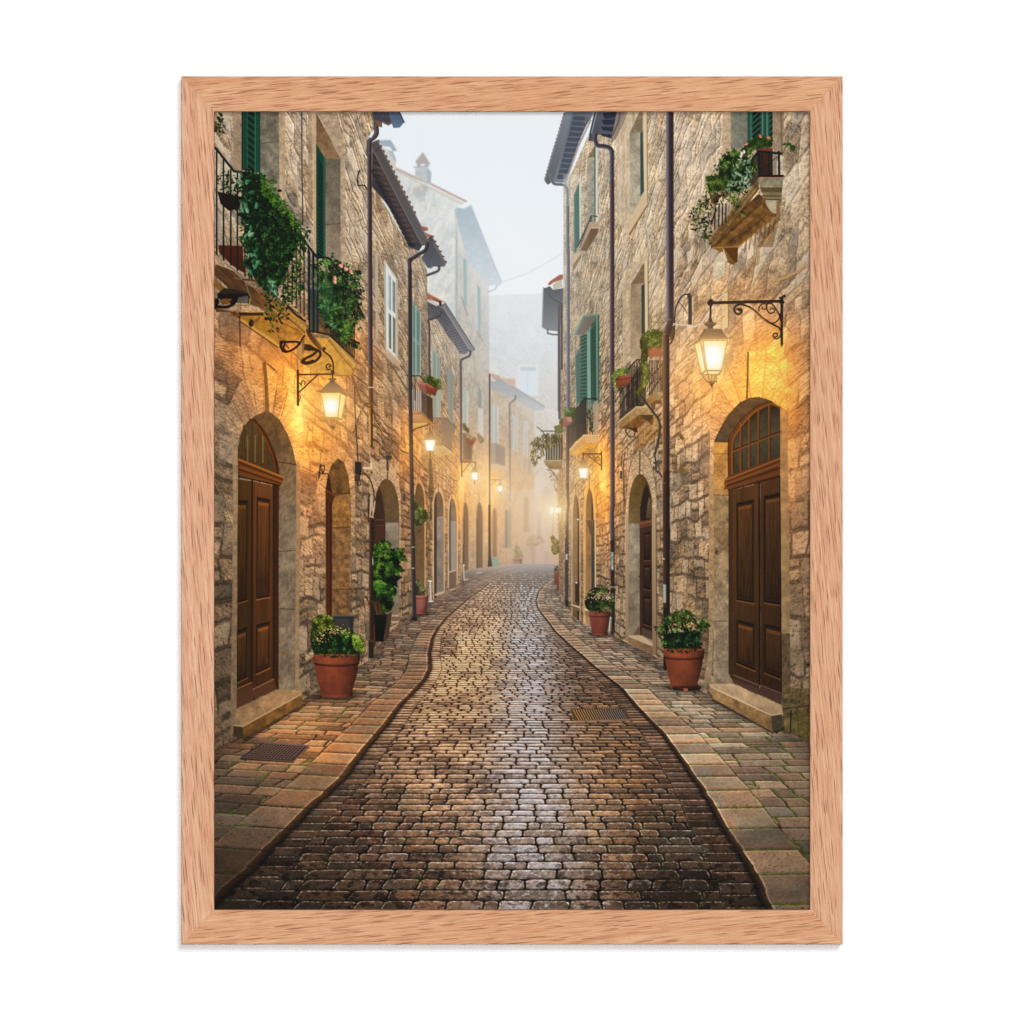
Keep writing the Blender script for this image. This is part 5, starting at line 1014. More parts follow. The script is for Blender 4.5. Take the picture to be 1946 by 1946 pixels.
def right_second():
    pts = [(1164,203),(1273,203),(1273,1276),(1247,1249),(1205,1229),(1164,1208)]
    wall(pts, 985, 2.1, (194,172,144), rh=.25, cw=.42, seed=101, con=1.15, grad=((300,1.06),(1230,.74)), slant=-1.1, warp=1.2)
    # plaster surrounds
    fill(P_('O', 1110,440,1270,100,1480,100,1485,1270,1265,1640,1180,1500,1110,1500), (196,176,148), .75, noise=.35, streak=.5)
    fill(P_('O', 1270,395,1385,140,1430,140,1428,390,1400,400,1398,1270,1275,1440), (150,142,124), c2=(168,158,136), noise=.35, ns=.07); fill(P_('O', 1272,395,1385,145,1428,140,1425,385), (128,112,90), noise=.2); fill(P_('O', 1398,400,1430,370,1445,1110,1400,1180), (58,74,68)); fill(P_('O', 1440,120,1482,120,1485,1265,1448,1110), (214,192,160)); line(P_('O', 1482,140,1486,1260), 2, (150,124,90))
    fill(P_('O', 1270,1460,1448,1110,1485,1262,1262,1640,1256,1630), (202,176,142)); fill(P_('O', 1256,1638,1485,1270,1485,1300,1275,1650), (128,96,66))
    fill(P_('P', 1180,230,1350,60,1490,60,1500,860,1450,900,1450,110,1280,385,1280,1330,1180,1400), (194,172,142), .7, noise=.3)
    fill(P_('P', 1280,385,1450,115,1455,375,1412,400,1412,1010,1400,1100,1400,1300,1280,1330), (142,124,100), c2=(160,140,112), noise=.3, ns=.06); fill(P_('P', 1282,384,1450,112,1450,372), (120,98,74), noise=.2); fill(P_('P', 1412,402,1455,370,1458,1000,1415,1010), (48,64,58)); fill(P_('P', 1450,110,1490,80,1495,900,1458,1000), (212,186,150)); line(P_('P', 1494,90,1498,900), 2, (120,96,72))
    # eaves corner and down pipe
    fill(P_('O', 850,100,1250,100,1200,250,1090,480,1060,410,920,415,880,420,840,500,772,490), (86,88,96)); 
    for i in range(4): fill(P_('O', 935-10*i, 150+i*85, 1120-12*i, 130+i*95, 1090-12*i, 210+i*85, 960-10*i, 225+i*70), (46,50,66))
    fill(P_('O', 1120,100,1250,100,1180,290,1060,520,1050,440), (132,120,110), c2=(150,134,116)); line(P_('O', 1160,110,1130,260,1062,420), 2.4, (84,80,84)); line(P_('O', 1230,120,1160,300), 2, (166,148,128), .8)
    fill(P_('O', 850,100,955,100,925,250,890,410,830,500,775,488,780,400), (92,94,102), c2=(76,76,84)); line(P_('O', 850,110,785,390,776,488), 2.6, (50,54,68)); line(P_('O', 862,150,800,400), 1.6, (150,160,170))
    line(curve(P_('O', 845,420,850,500,880,550,960,560,1020,580,1050,630,1052,800,1052,1000)), 8.6, 0, ramp=[(110,112,122),(78,74,84),(56,50,58),(80,74,78)])
    line(P_('O', 1052,980,1053,1932)+P_('R', 918,0,922,700,925,1932)+P_('S', 662,200,668,560), 8.8, 0, ramp=[(120,112,116),(82,70,74),(58,46,48),(64,52,50)])
    line(P_('S', 666,480,668,950), 8.2, 0, ramp=[(84,62,46),(50,36,30),(38,30,28),(60,46,38)]); line(P_('S', 672,940,672,1400), 7.4, 0, ramp=[(60,50,42),(38,36,34),(30,28,28)]); fill(P_('S', 650,585,676,590,676,770,650,770), (150,150,144), noise=.6, ns=.4); line(P_('S', 642,945,695,945), 2, (150,130,106)); fill(P_('S', 650,1400,668,1340,690,1400,680,1425,650,1425), (60,50,44))
    # balcony with rail and pots
    q = lambda *a: P_('R', *a)
    rt = q(990,210,1160,0); 
    for i in range(22):
        x = 1035+i*17; top = 320-(i*17)*.95 if x < 1160 else lerp(190, -200, (x-1160)/250); bot = lerp(708, 500, min(1, (x-1035)/345))
        line(q(x, max(top, -60), x, bot), 1.5, (30,26,26))
    fill(q(1160,-40,1390,-40,1380,520,1160,640), (48,36,36), .25)
    line(q(1035,320,1160,190,1270,100,1380,0), 1.5, (40,34,32)); line(q(1035,712,1380,500), 2.4, (30,26,24)); line(P_('P', 1190,1480,1360,1308,1400,1308), 2.4, (30,28,26))
    for i in range(9): line(P_('P', 1230+i*20, 1440-i*16, 1230+i*20, 1880), 1.4, (30,28,28))
    for i in range(9): x = 1450+i*22; line(q(x, -110, x, 400-i*8), 1.6, (34,30,28))
    fill(q(1040,720,1265,540,1430,545,1530,640,1460,665,1300,655,1110,850,1040,855,1005,765), (170,136,94), c2=(140,106,64), noise=.35); line(q(1005,765,1040,725,1265,542,1440,545), 2.4, (196,166,124)); fill(q(1045,850,1300,655,1500,660,1390,760,1290,835,1110,850), (112,76,40), noise=.4); fill(q(1320,655,1500,655,1490,800,1460,780), (74,54,32)); fill(q(1110,840,1280,838,1275,905,1240,905,1195,866), (60,38,22)); line(curve(q(1105,868,1130,930,1180,970,1225,955,1240,920)), 2, (44,34,28))
    fill(q(1385,445,1520,330,1620,335,1620,455,1560,440,1490,500,1450,515), (176,142,96), c2=(132,98,56), noise=.3); fill(q(1460,510,1545,440,1620,455,1620,500,1530,500,1530,560,1500,600), (110,76,40))
    fill(q(1290,830,1600,640,1600,900,1400,1100,1290,1170,1240,1100,1280,900), (140,92,36), .5, noise=.6, ns=.08)
    fill(q(960,140,1010,100,1180,85,1178,175,1120,250,1010,265,970,240), (142,76,54), c2=(104,54,40), noise=.2); line(q(965,160,1080,145,1178,130), 1.6, (80,36,26)); line(curve(q(960,170,1030,100,1160,-10)), 1.6, (40,30,26)); fill(q(985,265,1080,260,1050,310,1010,315), (60,62,34))
    leaves(q(910,110,950,40,1000,10,1080,0,1160,0,1130,60,1060,90,1000,100,960,140), 110, 3.6, [(56,92,30),(88,128,44),(124,160,68)], 102, up=0, asp=.45); leaves(q(915,90,950,110,970,270,930,260), 20, 3.2, [(80,120,36),(110,150,54)], 103)
    tp = P_('P', 1400,1050,1440,990,1500,950,1560,930,1640,950,1690,960,1700,900,1720,980,1700,1060,1660,1130,1650,1180,1560,1150,1500,1200,1500,1260,1480,1320,1500,1420,1520,1480,1500,1580,1430,1700,1380,1780,1345,1720,1400,1620,1430,1500,1400,1380,1410,1230,1395,1120)
    leaves(tp, 560, 3.0, [(44,52,20),(74,88,32),(108,124,50),(140,154,78)], 104, up=.3, dark=(60,64,30)); fill(P_('P', 1490,1170,1560,1150,1660,1160,1655,1260,1560,1280,1500,1270), (150,82,48), .75); leaves(P_('P', 1420,1040,1500,960,1660,960,1650,1100,1540,1150,1440,1160), 260, 3.0, [(58,72,28),(92,112,44),(132,152,76)], 105)
    line(curve(P_('P', 1490,845,1560,845,1630,850,1700,862)), 1.2, (92,110,50)); line(curve(P_('P', 1620,860,1650,930,1690,960)), 1.1, (92,110,50))
    leaves(q(1330,-60,1450,-60,1430,60,1420,200,1370,300,1310,400,1260,340,1330,240,1360,120), 190, 3., [(60,70,24),(96,112,42),(136,150,72)], 106)
    # hose down the wall
    line(curve(q(1320,395,1400,490,1500,620,1570,720,1595,820,1580,960,1550,1100,1520,1220)), 4.6, 0, ramp=[(96,90,74),(58,54,46),(40,36,32)]); line(curve(q(1520,1215,1540,1350,1545,1450,1590,1480,1620,1530)), 3.4, (58,60,62)); line(q(1510,1330,1540,1350,1570,1300), 3, (52,54,58)); line(q(1585,1330,1580,1450,1560,1460), 2.6, (60,58,56)); line(q(1270,520,1600,650), 0.9, (70,50,36), .0); line(q(1290,525,1385,455), 1.8, (50,40,32)); line(q(1560,690,1610,640), 2.4, (46,34,26)); line(curve(q(1520,1220,1460,1280,1395,1330)), 1.4, (110,76,46))
    line(curve(q(1100,1180,1085,1300,1080,1500,1090,1932)), 1.8, (74,58,50)); fill(q(1030,1450,1060,1450,1062,1560,1030,1560), (64,52,48)); line(curve(q(1110,1180,1060,1240,1045,1380)), 1.4, (74,58,46))
    # arched doorway
    o = arch(1118,1545,1312,1165,1900,1900,1932,1932); c = [P_('R', x, y)[0] for x, y in o]
    out = c[:-1]+P_('S', 1112,0,1118,1650,1075,1620,1075,1000,830,1000,825,1500,800,1480,800,200)
    ring([p for p in c]+P_('S', 1112,240,1118,1650,1060,1600,1060,240,840,240,835,1500,800,1480,795,240), None, (182,156,124), 107, 9, 1217, 955, .5, (150,120,88))
    fill(P_('S', 800,200,835,200,832,1500,800,1480), (176,150,120), c2=(140,114,86)); fill(P_('S', 1068,150,1112,150,1118,1650,1075,1620), (172,146,114), c2=(128,104,78)); line(P_('S', 1113,200,1118,1640), 1.8, (96,74,54))
    line(c[3:30], 1.4, (92,74,56), .7); line(q(1312,1168,1308,1495), 2, (52,42,34)); leaf(*q(1243,1307)[0], 2, 1.4, 0, rgb((50,36,26)))
    i = arch(1152,1490,1312,1492,2000,2000,1932,1932); fill([P_('R', x, y)[0] for x, y in i]+P_('S', 1070,100,1075,1600,830,1440,830,100), (92,70,34), c2=(140,128,110), noise=.3, ns=.05)
    fill(P_('S', 830,290,945,292,945,1435,832,1435), (146,134,114), c2=(120,106,86), noise=.4, ns=.05); line(P_('S', 830,291,945,293), 1.4, (110,92,70)); fill(P_('S', 930,1350,945,1370,940,1430,880,1432), (92,72,54), .8)
    fill(P_('R', 1322,1932,1340,1800,1375,1680,1405,1625,1440,1720,1475,1880,1480,1932)+P_('S', 1065,60,1068,260,950,270,948,130), (40,28,24)); fill(P_('S', 1010,240,1020,120,1040,20,1058,60,1062,240), (104,90,64), c2=(74,62,42)); fill(P_('S', 940,275,1065,250,1066,318,945,350), (98,60,40)); line(P_('S', 942,300,1066,272), 2, (128,82,56)); line(P_('S', 945,350,1066,322), 1.8, (52,30,20))
    fill(P_('S', 945,350,980,340,975,1440,945,1435), (62,40,30)); q2 = Quad(*P_('S', 978,340,1066,325,1074,1485,972,1440)); door_leaf(q2, (84,54,38), [(.14,.055,.86,.33),(.14,.38,.86,.60),(.14,.66,.86,.90)]); fill(P_('S', 1044,795,1062,790,1062,900,1046,880,1050,850), (22,16,14)); leaf(*P_('S', 944,840)[0], 2, 2, 0, rgb((40,30,24)))
    fill(P_('S', 970,1355,1074,1400,1074,1485,968,1440), (82,62,50)); fill(P_('S', 832,1438,970,1440,1076,1520,1076,1548,830,1452), (182,156,124)); fill(P_('S', 828,1452,1078,1552,1078,1640,826,1510), (134,106,76), c2=(112,86,62), noise=.2)
def right_first():
    pts = [(1268,203),(1546,203),(1546,1418),(1470,1386),(1395,1345),(1330,1312),(1262,1272),(1262,660),(1270,620)]
    wall(pts, 975, 2.55, (188,165,138), rh=.27, cw=.44, seed=111, con=1.3, grad=((230,1.10),(1400,.76)), slant=-1.2, warp=1.3, joint=.42)
    # top window
    fill(P_('E', 800,300,875,300,875,760,800,900), (180,156,126), .8, noise=.3); fill(P_('E', 872,300,1018,300,1018,660,900,720,872,700), (112,112,100), c2=(124,122,108), noise=.3, ns=.12)
    fill(P_('E', 1236,300,1340,300,1330,760,1250,720,1238,640), (160,138,112), noise=.3); line(P_('E', 1310,300,1318,740), 2.6, (110,92,74), .8)
    q = Quad(*P_('E', 1018,290,1238,290,1238,640,1018,640)); fill(q.rect(0, 0, 1, 1), (44,84,68)); fill(q.rect(0, 0, .05, 1), (34,74,56))
    for i in range(8): fill(q(.20, .30+i*.14-.16, .52, .12+i*.14-.16, .52, .20+i*.14-.16, .20, .38+i*.14-.16), (26,26,28)); fill(q(.88, .26+i*.14-.16, 1, .18+i*.14-.16, 1, .26+i*.14-.16, .88, .34+i*.14-.16), (26,26,28))
    line(q(.6, 0, .6, 1), 2, (92,136,118)); line(q(.70, 0, .70, 1), 1.6, (34,66,54)); line(q(.78, 0, .78, 1), 2.6, (84,130,112)); line(q(.14, 0, .14, 1), 1.2, (84,126,106))
    for i in range(16):
        r = np.random.RandomState(200+i); x = r.uniform(390, 800); y = r.uniform(420, 1200); s = r.uniform(30, 90); line(curve(P_('E', x, y, x-s*.25, y+s*.6, x-s*.8, y+s)), 1.5, (112,86,58), .6)
    for i in range(30):
        r = np.random.RandomState(300+i); x = r.uniform(1340, 1540); y = r.uniform(350, 1900); s = r.uniform(20, 60); line(P_('E', x, y, x-s*.6, y+s), 1.5, (104,80,54), .55)
    # pale patch stones
    for (pp, c) in ((P_('E', 720,1860,730,1660,770,1615,822,1620,820,1800,725,1860), (204,190,160)), (P_('E', 1040,1780,1100,1680,1090,1600,1130,1590,1120,1700), (176,140,96))): fill(pp, c, .8, noise=.35)
    # balcony: slab, mouldings, brackets
    sl_, m = cov(P_('E', 1115,1090,1170,1140,1280,1250,1240,1300,935,1560,700,1570,690,1480)); X = XX[sl_]; Y = YY[sl_]; n = fbm((X+Y)*.05, (Y+X*.9)*.16, 4, 120)
    put(sl_, m, rgb((96,68,34))*(1+(n-.5)*1.2+(fbm(X*.12,Y*.12,4,121)-.5)*.9)[..., None])
    fill(P_('E', 1110,950,1120,1045,715,1565,690,1480,740,1400), (122,100,66), c2=(104,80,44), noise=.6); line(P_('E', 1115,1000,960,1180,705,1510), 2, (92,66,34)); line(P_('E', 1118,1045,720,1560), 2.2, (84,56,24)); line(P_('E', 1108,955,900,1200,690,1480), 2, (160,136,96))
    fill(P_('E', 1108,952,1328,950,1326,1035,1125,1035), (132,126,104), c2=(150,140,112), noise=.3); fill(P_('E', 1125,1035,1326,1035,1318,1085,1145,1085), (96,80,52)); fill(P_('E', 1145,1078,1320,1080,1312,1140,1165,1140), (130,116,84), noise=.2); line(P_('E', 1140,1110,1315,1112), 2, (70,58,38)); line(P_('E', 1165,1142,1310,1144), 2, (60,48,30)); line(P_('E', 1095,950,1325,948), 2, (190,110,76), .7)
    fill(P_('E', 1140,1150,1170,1120,1185,1200,1230,1250,1275,1265,1272,1295,1215,1290,1160,1250), (112,78,40), noise=.5); fill(P_('E', 1175,1150,1276,1150,1275,1270,1235,1255,1200,1220,1180,1180), (178,164,134), noise=.2)
    fill(P_('E', 1270,1160,1312,1150,1300,1300,1240,1560,1100,1560,1180,1420,1270,1300), (108,72,30), .55, noise=.5)
    fill(P_('E', 700,1562,800,1550,805,1605,760,1590), (130,86,38)); fill(P_('E', 800,1556,936,1556,930,1690,905,1700,860,1640), (84,50,20)); fill(P_('E', 800,1560,860,1640,905,1700,895,1716,850,1695,825,1620), (112,78,40), noise=.4); line(P_('E', 715,1562,935,1556,1275,1285), 2.4, (176,124,52), .7)
    for i in range(7): line(P_('E', 1010+i*42, 1500-i*36, 990+i*42, 1600-i*30), 3, (80,50,20), .5)
    # rails and boxes
    fill(P_('E', 1100,720,1240,720,1240,930,1130,930,1110,860), (66,36,28), c2=(54,34,26), noise=.3); fill(P_('E', 1085,690,1240,688,1242,722,1100,722), (122,62,44)); fill(P_('E', 1235,750,1275,750,1275,925,1240,900), (140,132,116), .8); fill(P_('E', 1060,760,1120,740,1130,930,1080,1000,1000,1060,1020,900), (40,30,26), .8)
    line(P_('E', 1060,790,1110,722,1130,720,1318,740), 4.4, (26,30,32)); 
    for x, w in ((1120,4.6),(1145,2),(1205,2.6),(1228,2),(1292,4.4)): line(P_('E', x, 725, x+4, 935), w, (26,30,32))
    line(P_('E', 1120,935,1328,935), 4.6, (24,26,28)); line(P_('E', 1240,800,1290,760), 1.4, (30,34,34)); line(P_('E', 700,1360,740,1240,735,1180), 3, (26,30,30))
    for x in (735,770,800,830): line(P_('E', x, 1180, x-4, 1400-(x-735)*.6), 2.6, (30,32,30))
    fill(P_('E', 690,1120,740,1075,790,1110,735,1190,700,1170), (104,66,44)); fill(P_('E', 780,1070,860,980,900,960,870,1100,800,1150), (70,50,34), .7)
    fo = P_('E', 500,1270,540,1260,560,1190,600,1120,690,1090,650,1040,670,930,720,920,770,930,745,860,735,800,790,770,830,700,900,690,950,725,990,660,1060,610,1130,575,1180,620,1240,600,1238,680,1095,700,1060,790,1120,860,1040,900,1000,1010,1010,1090,940,1110,960,1180,1010,1290,930,1270,860,1190,800,1150,740,1200,700,1280,690,1400,690,1530,630,1490,600,1400,560,1430,510,1360,550,1320)
    leaves(fo, 800, 3.6, [(20,36,14),(40,66,22),(68,98,34),(100,130,52),(136,160,80)], 121, up=.3, dark=None, edge=2.5)
    leaves(P_('E', 780,800,900,700,1060,800,1100,880,1020,980,960,1080,860,1060,760,960), 420, 4.2, [(16,32,12),(30,60,20),(58,92,34),(104,140,66)], 122, dark=(22,34,14))
    leaves(P_('E', 650,940,760,930,850,990,800,1060,690,1080), 200, 3.4, [(26,48,14),(56,90,26),(96,126,44)], 123, dark=(28,42,14)); leaves(P_('E', 960,700,1100,590,1230,600,1230,680,1080,700,1000,780), 260, 3.2, [(28,54,18),(60,96,34),(104,134,60)], 124, dark=(30,44,18))
    leaves(P_('E', 900,780,1040,800,1060,1000,990,1090,900,1100,860,1150,960,1170,830,1130), 50, 5.2, [(84,124,96),(130,166,134),(160,190,156)], 125, up=0)
    for (x, y) in ((1132,588),(1200,598),(1005,655)): leaf(*P_('E', x, y)[0], 3.6, 3.2, x, rgb((228,120,96)))
    for (x, y) in ((970,740),(960,760),(985,725)): leaf(*P_('E', x, y)[0], 4, 3.4, x, rgb((224,196,190)))
    line(curve(P_('E', 1320,760,1345,700,1370,670)), 1.6, (84,96,62)); leaves(P_('E', 1335,650,1400,650,1435,700,1435,755,1410,740,1395,680,1340,665), 22, 4, [(40,80,30),(60,104,40)], 126, edge=0)
    # ledge and crack lines of the lit wall
    line(curve(P_('F', 1530,10,1440,80,1290,145)), 4, (196,150,98)); line(curve(P_('F', 1530,30,1440,100,1300,160)), 1.4, (120,86,54))
    for (a) in ((1290,170,1310,250,1330,290), (1350,440,1340,520,1400,600)): line(curve(P_('F', *a)), 2, (120,100,84), .7)
    # conduit, box, white cable
    line(curve(P_('F', 345,700,375,620,385,420,420,320,450,280,480,270,510,275,522,310)), 2.6, (36,34,36)); line(P_('F', 505,275,515,300,515,532), 7, (46,46,50)); line(curve(P_('F', 450,285,420,330,425,345,470,400,490,440)), 1.6, (70,60,54))
    fill(P_('F', 792,255,846,188,852,550,796,585), (220,178,124), c2=(226,186,132)); line(P_('F', 848,190,852,548), 1.6, (120,86,56)); line(P_('F', 795,300,840,240), 2, (150,112,76)); leaf(*P_('F', 808,465)[0], 2, 2, 0, rgb((150,106,66)))
    line(curve(P_('F', 300,520,380,528,470,535,565,545,610,520,650,470,690,400,760,310,830,262)), 2.8, 0, ramp=[(236,220,206),(206,186,172),(150,128,112)]); line(curve(P_('F', 715,500,760,470,835,380)), 1.8, (196,160,124)); line(curve(P_('F', 275,655,320,600,370,540)), 2.6, (206,186,164))
    # main doorway surround
    o = P_('F', 690,1900,690,1300,780,1050,900,830,1030,770,1160,760,1290,840,1330,1000,1360,1250,1372,1900); ring(o, None, (184,154,120), 112, 15, 1440, 850, .9, (130,92,54))
    o2 = P_('G', 680,0,722,0,722,1300,700,1860,640,1800,680,1500); fill(o2, (176,138,94), c2=(140,118,92), noise=.35)
    line(P_('F', 1022,780,1022,850,1018,1000,1013,1180), 3.6, (110,76,28)); 
    jr = P_('F', 1300,1240,1372,1300,1372,1932)+P_('G', 1375,0,1385,600,1390,1400,1320,1400,1312,900,1300,0); sl_, m = cov(jr); put(sl_, m, lit(rgb((150,124,88))*(.85+.4*fbm(XX[sl_]*.1, YY[sl_]*.1, 3, 4))[..., None], XX[sl_], YY[sl_], .5))
    fill(P_('G', 1318,1400,1390,1400,1395,1932,1320,1932), (104,84,58), noise=.5)
    rev = P_('F', 720,1565,800,1400,850,1320,950,1215,1040,1175,1120,1167,1210,1195,1290,1245,1230,1210,1130,1235,1050,1285,960,1370,900,1455,850,1570)
    fill(rev, (92,66,40), c2=(84,66,46), noise=.35, ns=.1); fill(P_('F', 720,1565,852,1568,850,1932)+P_('G', 850,60,850,180,722,180,722,0), (196,136,66), c2=(168,122,72), noise=.4, ns=.07)
    fill(P_('G', 722,175,852,180,858,1830,790,1840,720,1840), (150,120,84), c2=(138,124,104), noise=.5, ns=.07); fill(P_('G', 725,470,852,480,855,700,730,560), (120,92,62), .6, noise=.4); leaf(*P_('G', 748,690)[0], 4, 6, 0, rgb((66,52,28)), .8); line(P_('G', 720,1295,858,1290), 1.6, (100,82,62)); line(P_('G', 722,185,850,190), 1.4, (110,76,40)); line(P_('F', 722,1668,850,1665), 1.4, (130,84,40)); fill(P_('G', 730,1300,855,1300,858,1835,790,1840,740,1830), (128,108,84), .5, noise=.5)
    # fanlight
    fan = P_('F', 850,1932,850,1570,900,1455,960,1370,1050,1285,1130,1235,1230,1210,1303,1255,1303,1932); fill(fan, (96,54,20)); fill(P_('F', 880,1932,880,1570,925,1470,980,1390,1060,1310,1140,1262,1220,1235,1303,1262,1303,1700,900,1860), (50,30,14))
    cols = [(905,955,1500,1560),(975,1028,1400,1480),(1045,1108,1310,1400),(1128,1200,1262,1350),(1225,1300,1245,1290)]
    for k, (x0, x1, ya, yb) in enumerate(((900,958,1500,1440),(972,1030,1425,1370),(1046,1110,1360,1310),(1126,1198,1300,1265),(1222,1300,1270,1245))):
        my0 = lerp(1640, 1478, (x0-885)/415); my1 = lerp(1640, 1478, (x1-885)/415); b0 = lerp(1880, 1712, (x0-830)/470); b1 = lerp(1880, 1712, (x1-830)/470)
        fill(P_('F', x0, ya+14, x1, yb+14, x1, my1-12, x0, my0-12), (50,42,30), c2=(80,70,52), noise=.25); fill(P_('F', x0, my0+14, x1, my1+14, x1, b1-14, x0, b0-14), (74,68,50), c2=(60,54,38), noise=.25)
    for x, yt in ((960,1400),(1035,1330),(1115,1280),(1210,1230)): line(P_('F', x, yt, x, lerp(1880, 1712, (x-830)/470)), 4.2, 0, ramp=[(140,84,38),(104,58,22),(54,30,12)])
    line(P_('F', 885,1645,1303,1480), 4.2, 0, ramp=[(140,86,40),(112,64,26),(54,28,10)]); line(curve(P_('F', 885,1932,885,1580,930,1475,985,1395,1065,1312,1145,1262,1225,1232,1303,1260)), 3.4, (128,76,32)); line(curve(P_('F', 852,1900,852,1570,900,1455,960,1370,1050,1285,1130,1236,1230,1210)), 2, (66,34,14))
    # transom beam
    tr = P_('G', 818,60,850,20,1300,-150,1300,15,845,140); fill(tr, (94,54,24))
    for (a, b, w, c) in ((58,-130,3,(142,88,44)),(76,-110,3.4,(84,44,14)),(92,-85,4.4,(120,72,34)),(112,-50,2.6,(62,34,14)),(130,-10,3.6,(108,62,30))): line(P_('G', 822, a, 1300, b), w, c)
    line(P_('G', 850,146,1300,22), 2.6, (40,20,10))
    # leaves
    fill(P_('G', 850,140,890,140,892,1825,852,1745), (72,46,24), c2=(56,40,28)); ql = Quad(*P_('G', 890,145,1112,85,1122,1932,892,1815)); door_leaf(ql, (112,66,32), [(.15,.075,.84,.58),(.15,.68,.86,.90)])
    qr = Quad(*(P_('G', 1130,78,1300,30)+P_('H', 1285,215,1150,150))); 
    qr = Quad(*(P_('G', 1130,78,1302,30,1318,1975,1135,1890))); door_leaf(qr, (108,64,32), [(.18,.075,1.2,.59),(.18,.69,1.2,.915)])
    line(P_('G', 1120,82,1126,1845), 3.4, (28,16,10)); line(P_('G', 1300,20,1316,1932), 2, (40,26,16))
    fill(P_('G', 892,1760,1112,1850,1118,1932)+P_('H', 1115,140,960,60,962,40), (72,50,38), c2=(84,60,46)); fill(P_('G', 1132,1850,1316,1920)+P_('H', 1285,212,1135,140), (72,50,38), c2=(84,60,46)); line(P_('G', 895,1762,1112,1850), 2, (112,82,64)); line(P_('G', 1132,1852,1316,1925), 2, (112,82,64)); line(P_('G', 893,1785,1112,1870), 1.5, (44,30,24))
    # bottom stones of the pier
    fill(P_('H', 1290,100,1475,100,1475,470,1350,400,1300,380), (96,80,44), .55, noise=.8, ns=.12); line(P_('H', 1350,250,1345,395), 2.6, (36,30,16)); line(P_('H', 1295,240,1475,215), 2, (52,42,24)); fill(P_('H', 1360,260,1475,240,1475,450,1400,410,1355,380), (92,88,26), .35, noise=.9, ns=.16)
    # step
    fill(P_('H', 806,72,960,70,1286,214,1290,268,1215,278,820,100), (186,156,120), c2=(170,140,106), noise=.3, ns=.06); line(P_('H', 808,88,1214,282,1290,272), 3, (206,178,142)); fill(P_('H', 820,102,1215,284,1222,385,824,168), (150,118,78), c2=(124,94,60), noise=.4, ns=.08); fill(P_('H', 1215,284,1290,274,1290,350,1225,386), (76,66,50), noise=.3); fill(P_('H', 824,170,1222,388,1300,360,1310,380,1225,405,820,185), (40,32,20), .6)
    leaves(P_('H', 1220,385,1300,350,1340,400,1250,400), 40, 2.6, [(50,60,18),(84,96,34)], 127)
    # near drain pipe in two lengths
    line([(1273.5,203),(1273.8,608)], 14.6, 0, ramp=[(120,122,134),(110,106,116),(70,56,60),(54,42,46),(44,36,42),(74,64,62)])
    line(P_('F', 340,515,320,580,305,640,304,700), 13.5, 0, ramp=[(110,100,100),(70,56,54),(56,44,42),(48,38,36)])
    line([(1266.3,640),(1266.5,905)], 13.4, 0, ramp=[(150,104,60),(104,76,58),(84,64,52),(48,36,34),(38,30,30),(66,50,40)])
    line([(1266.5,900),(1267,1172)], 13.4, 0, ramp=[(96,66,46),(66,46,36),(50,34,28),(36,26,24),(28,22,22)]); line([(1265.8,1165),(1264.6,1271)], 7.5, 0, ramp=[(40,34,32),(28,24,24),(22,20,20)]); fill(P_('G', 280,1170,338,1170,338,1250,282,1250), (34,28,28))
    line(P_('F', 275,1180,276,1900), 1.2, (214,150,84), .6); fill(P_('G', 278,968,303,972,303,1130,280,1130), (156,160,152)); fill(P_('G', 272,78,302,80,302,84,272,84), (130,110,90)); leaf(*P_('G', 285,745)[0], 2, 2, 0, rgb((206,206,190)))
    fill(P_('F', 335,560,385,540,380,640,340,680), (50,38,32), .8)
    for (p, s) in ((P_('F', 390,1500,440,1490,470,1520,430,1580), 1), (P_('F', 400,1780,450,1760,480,1800,470,1850,420,1830), 2)): leaves(p, 34, 3, [(92,76,30),(120,100,44)], 130+s, a=.7)
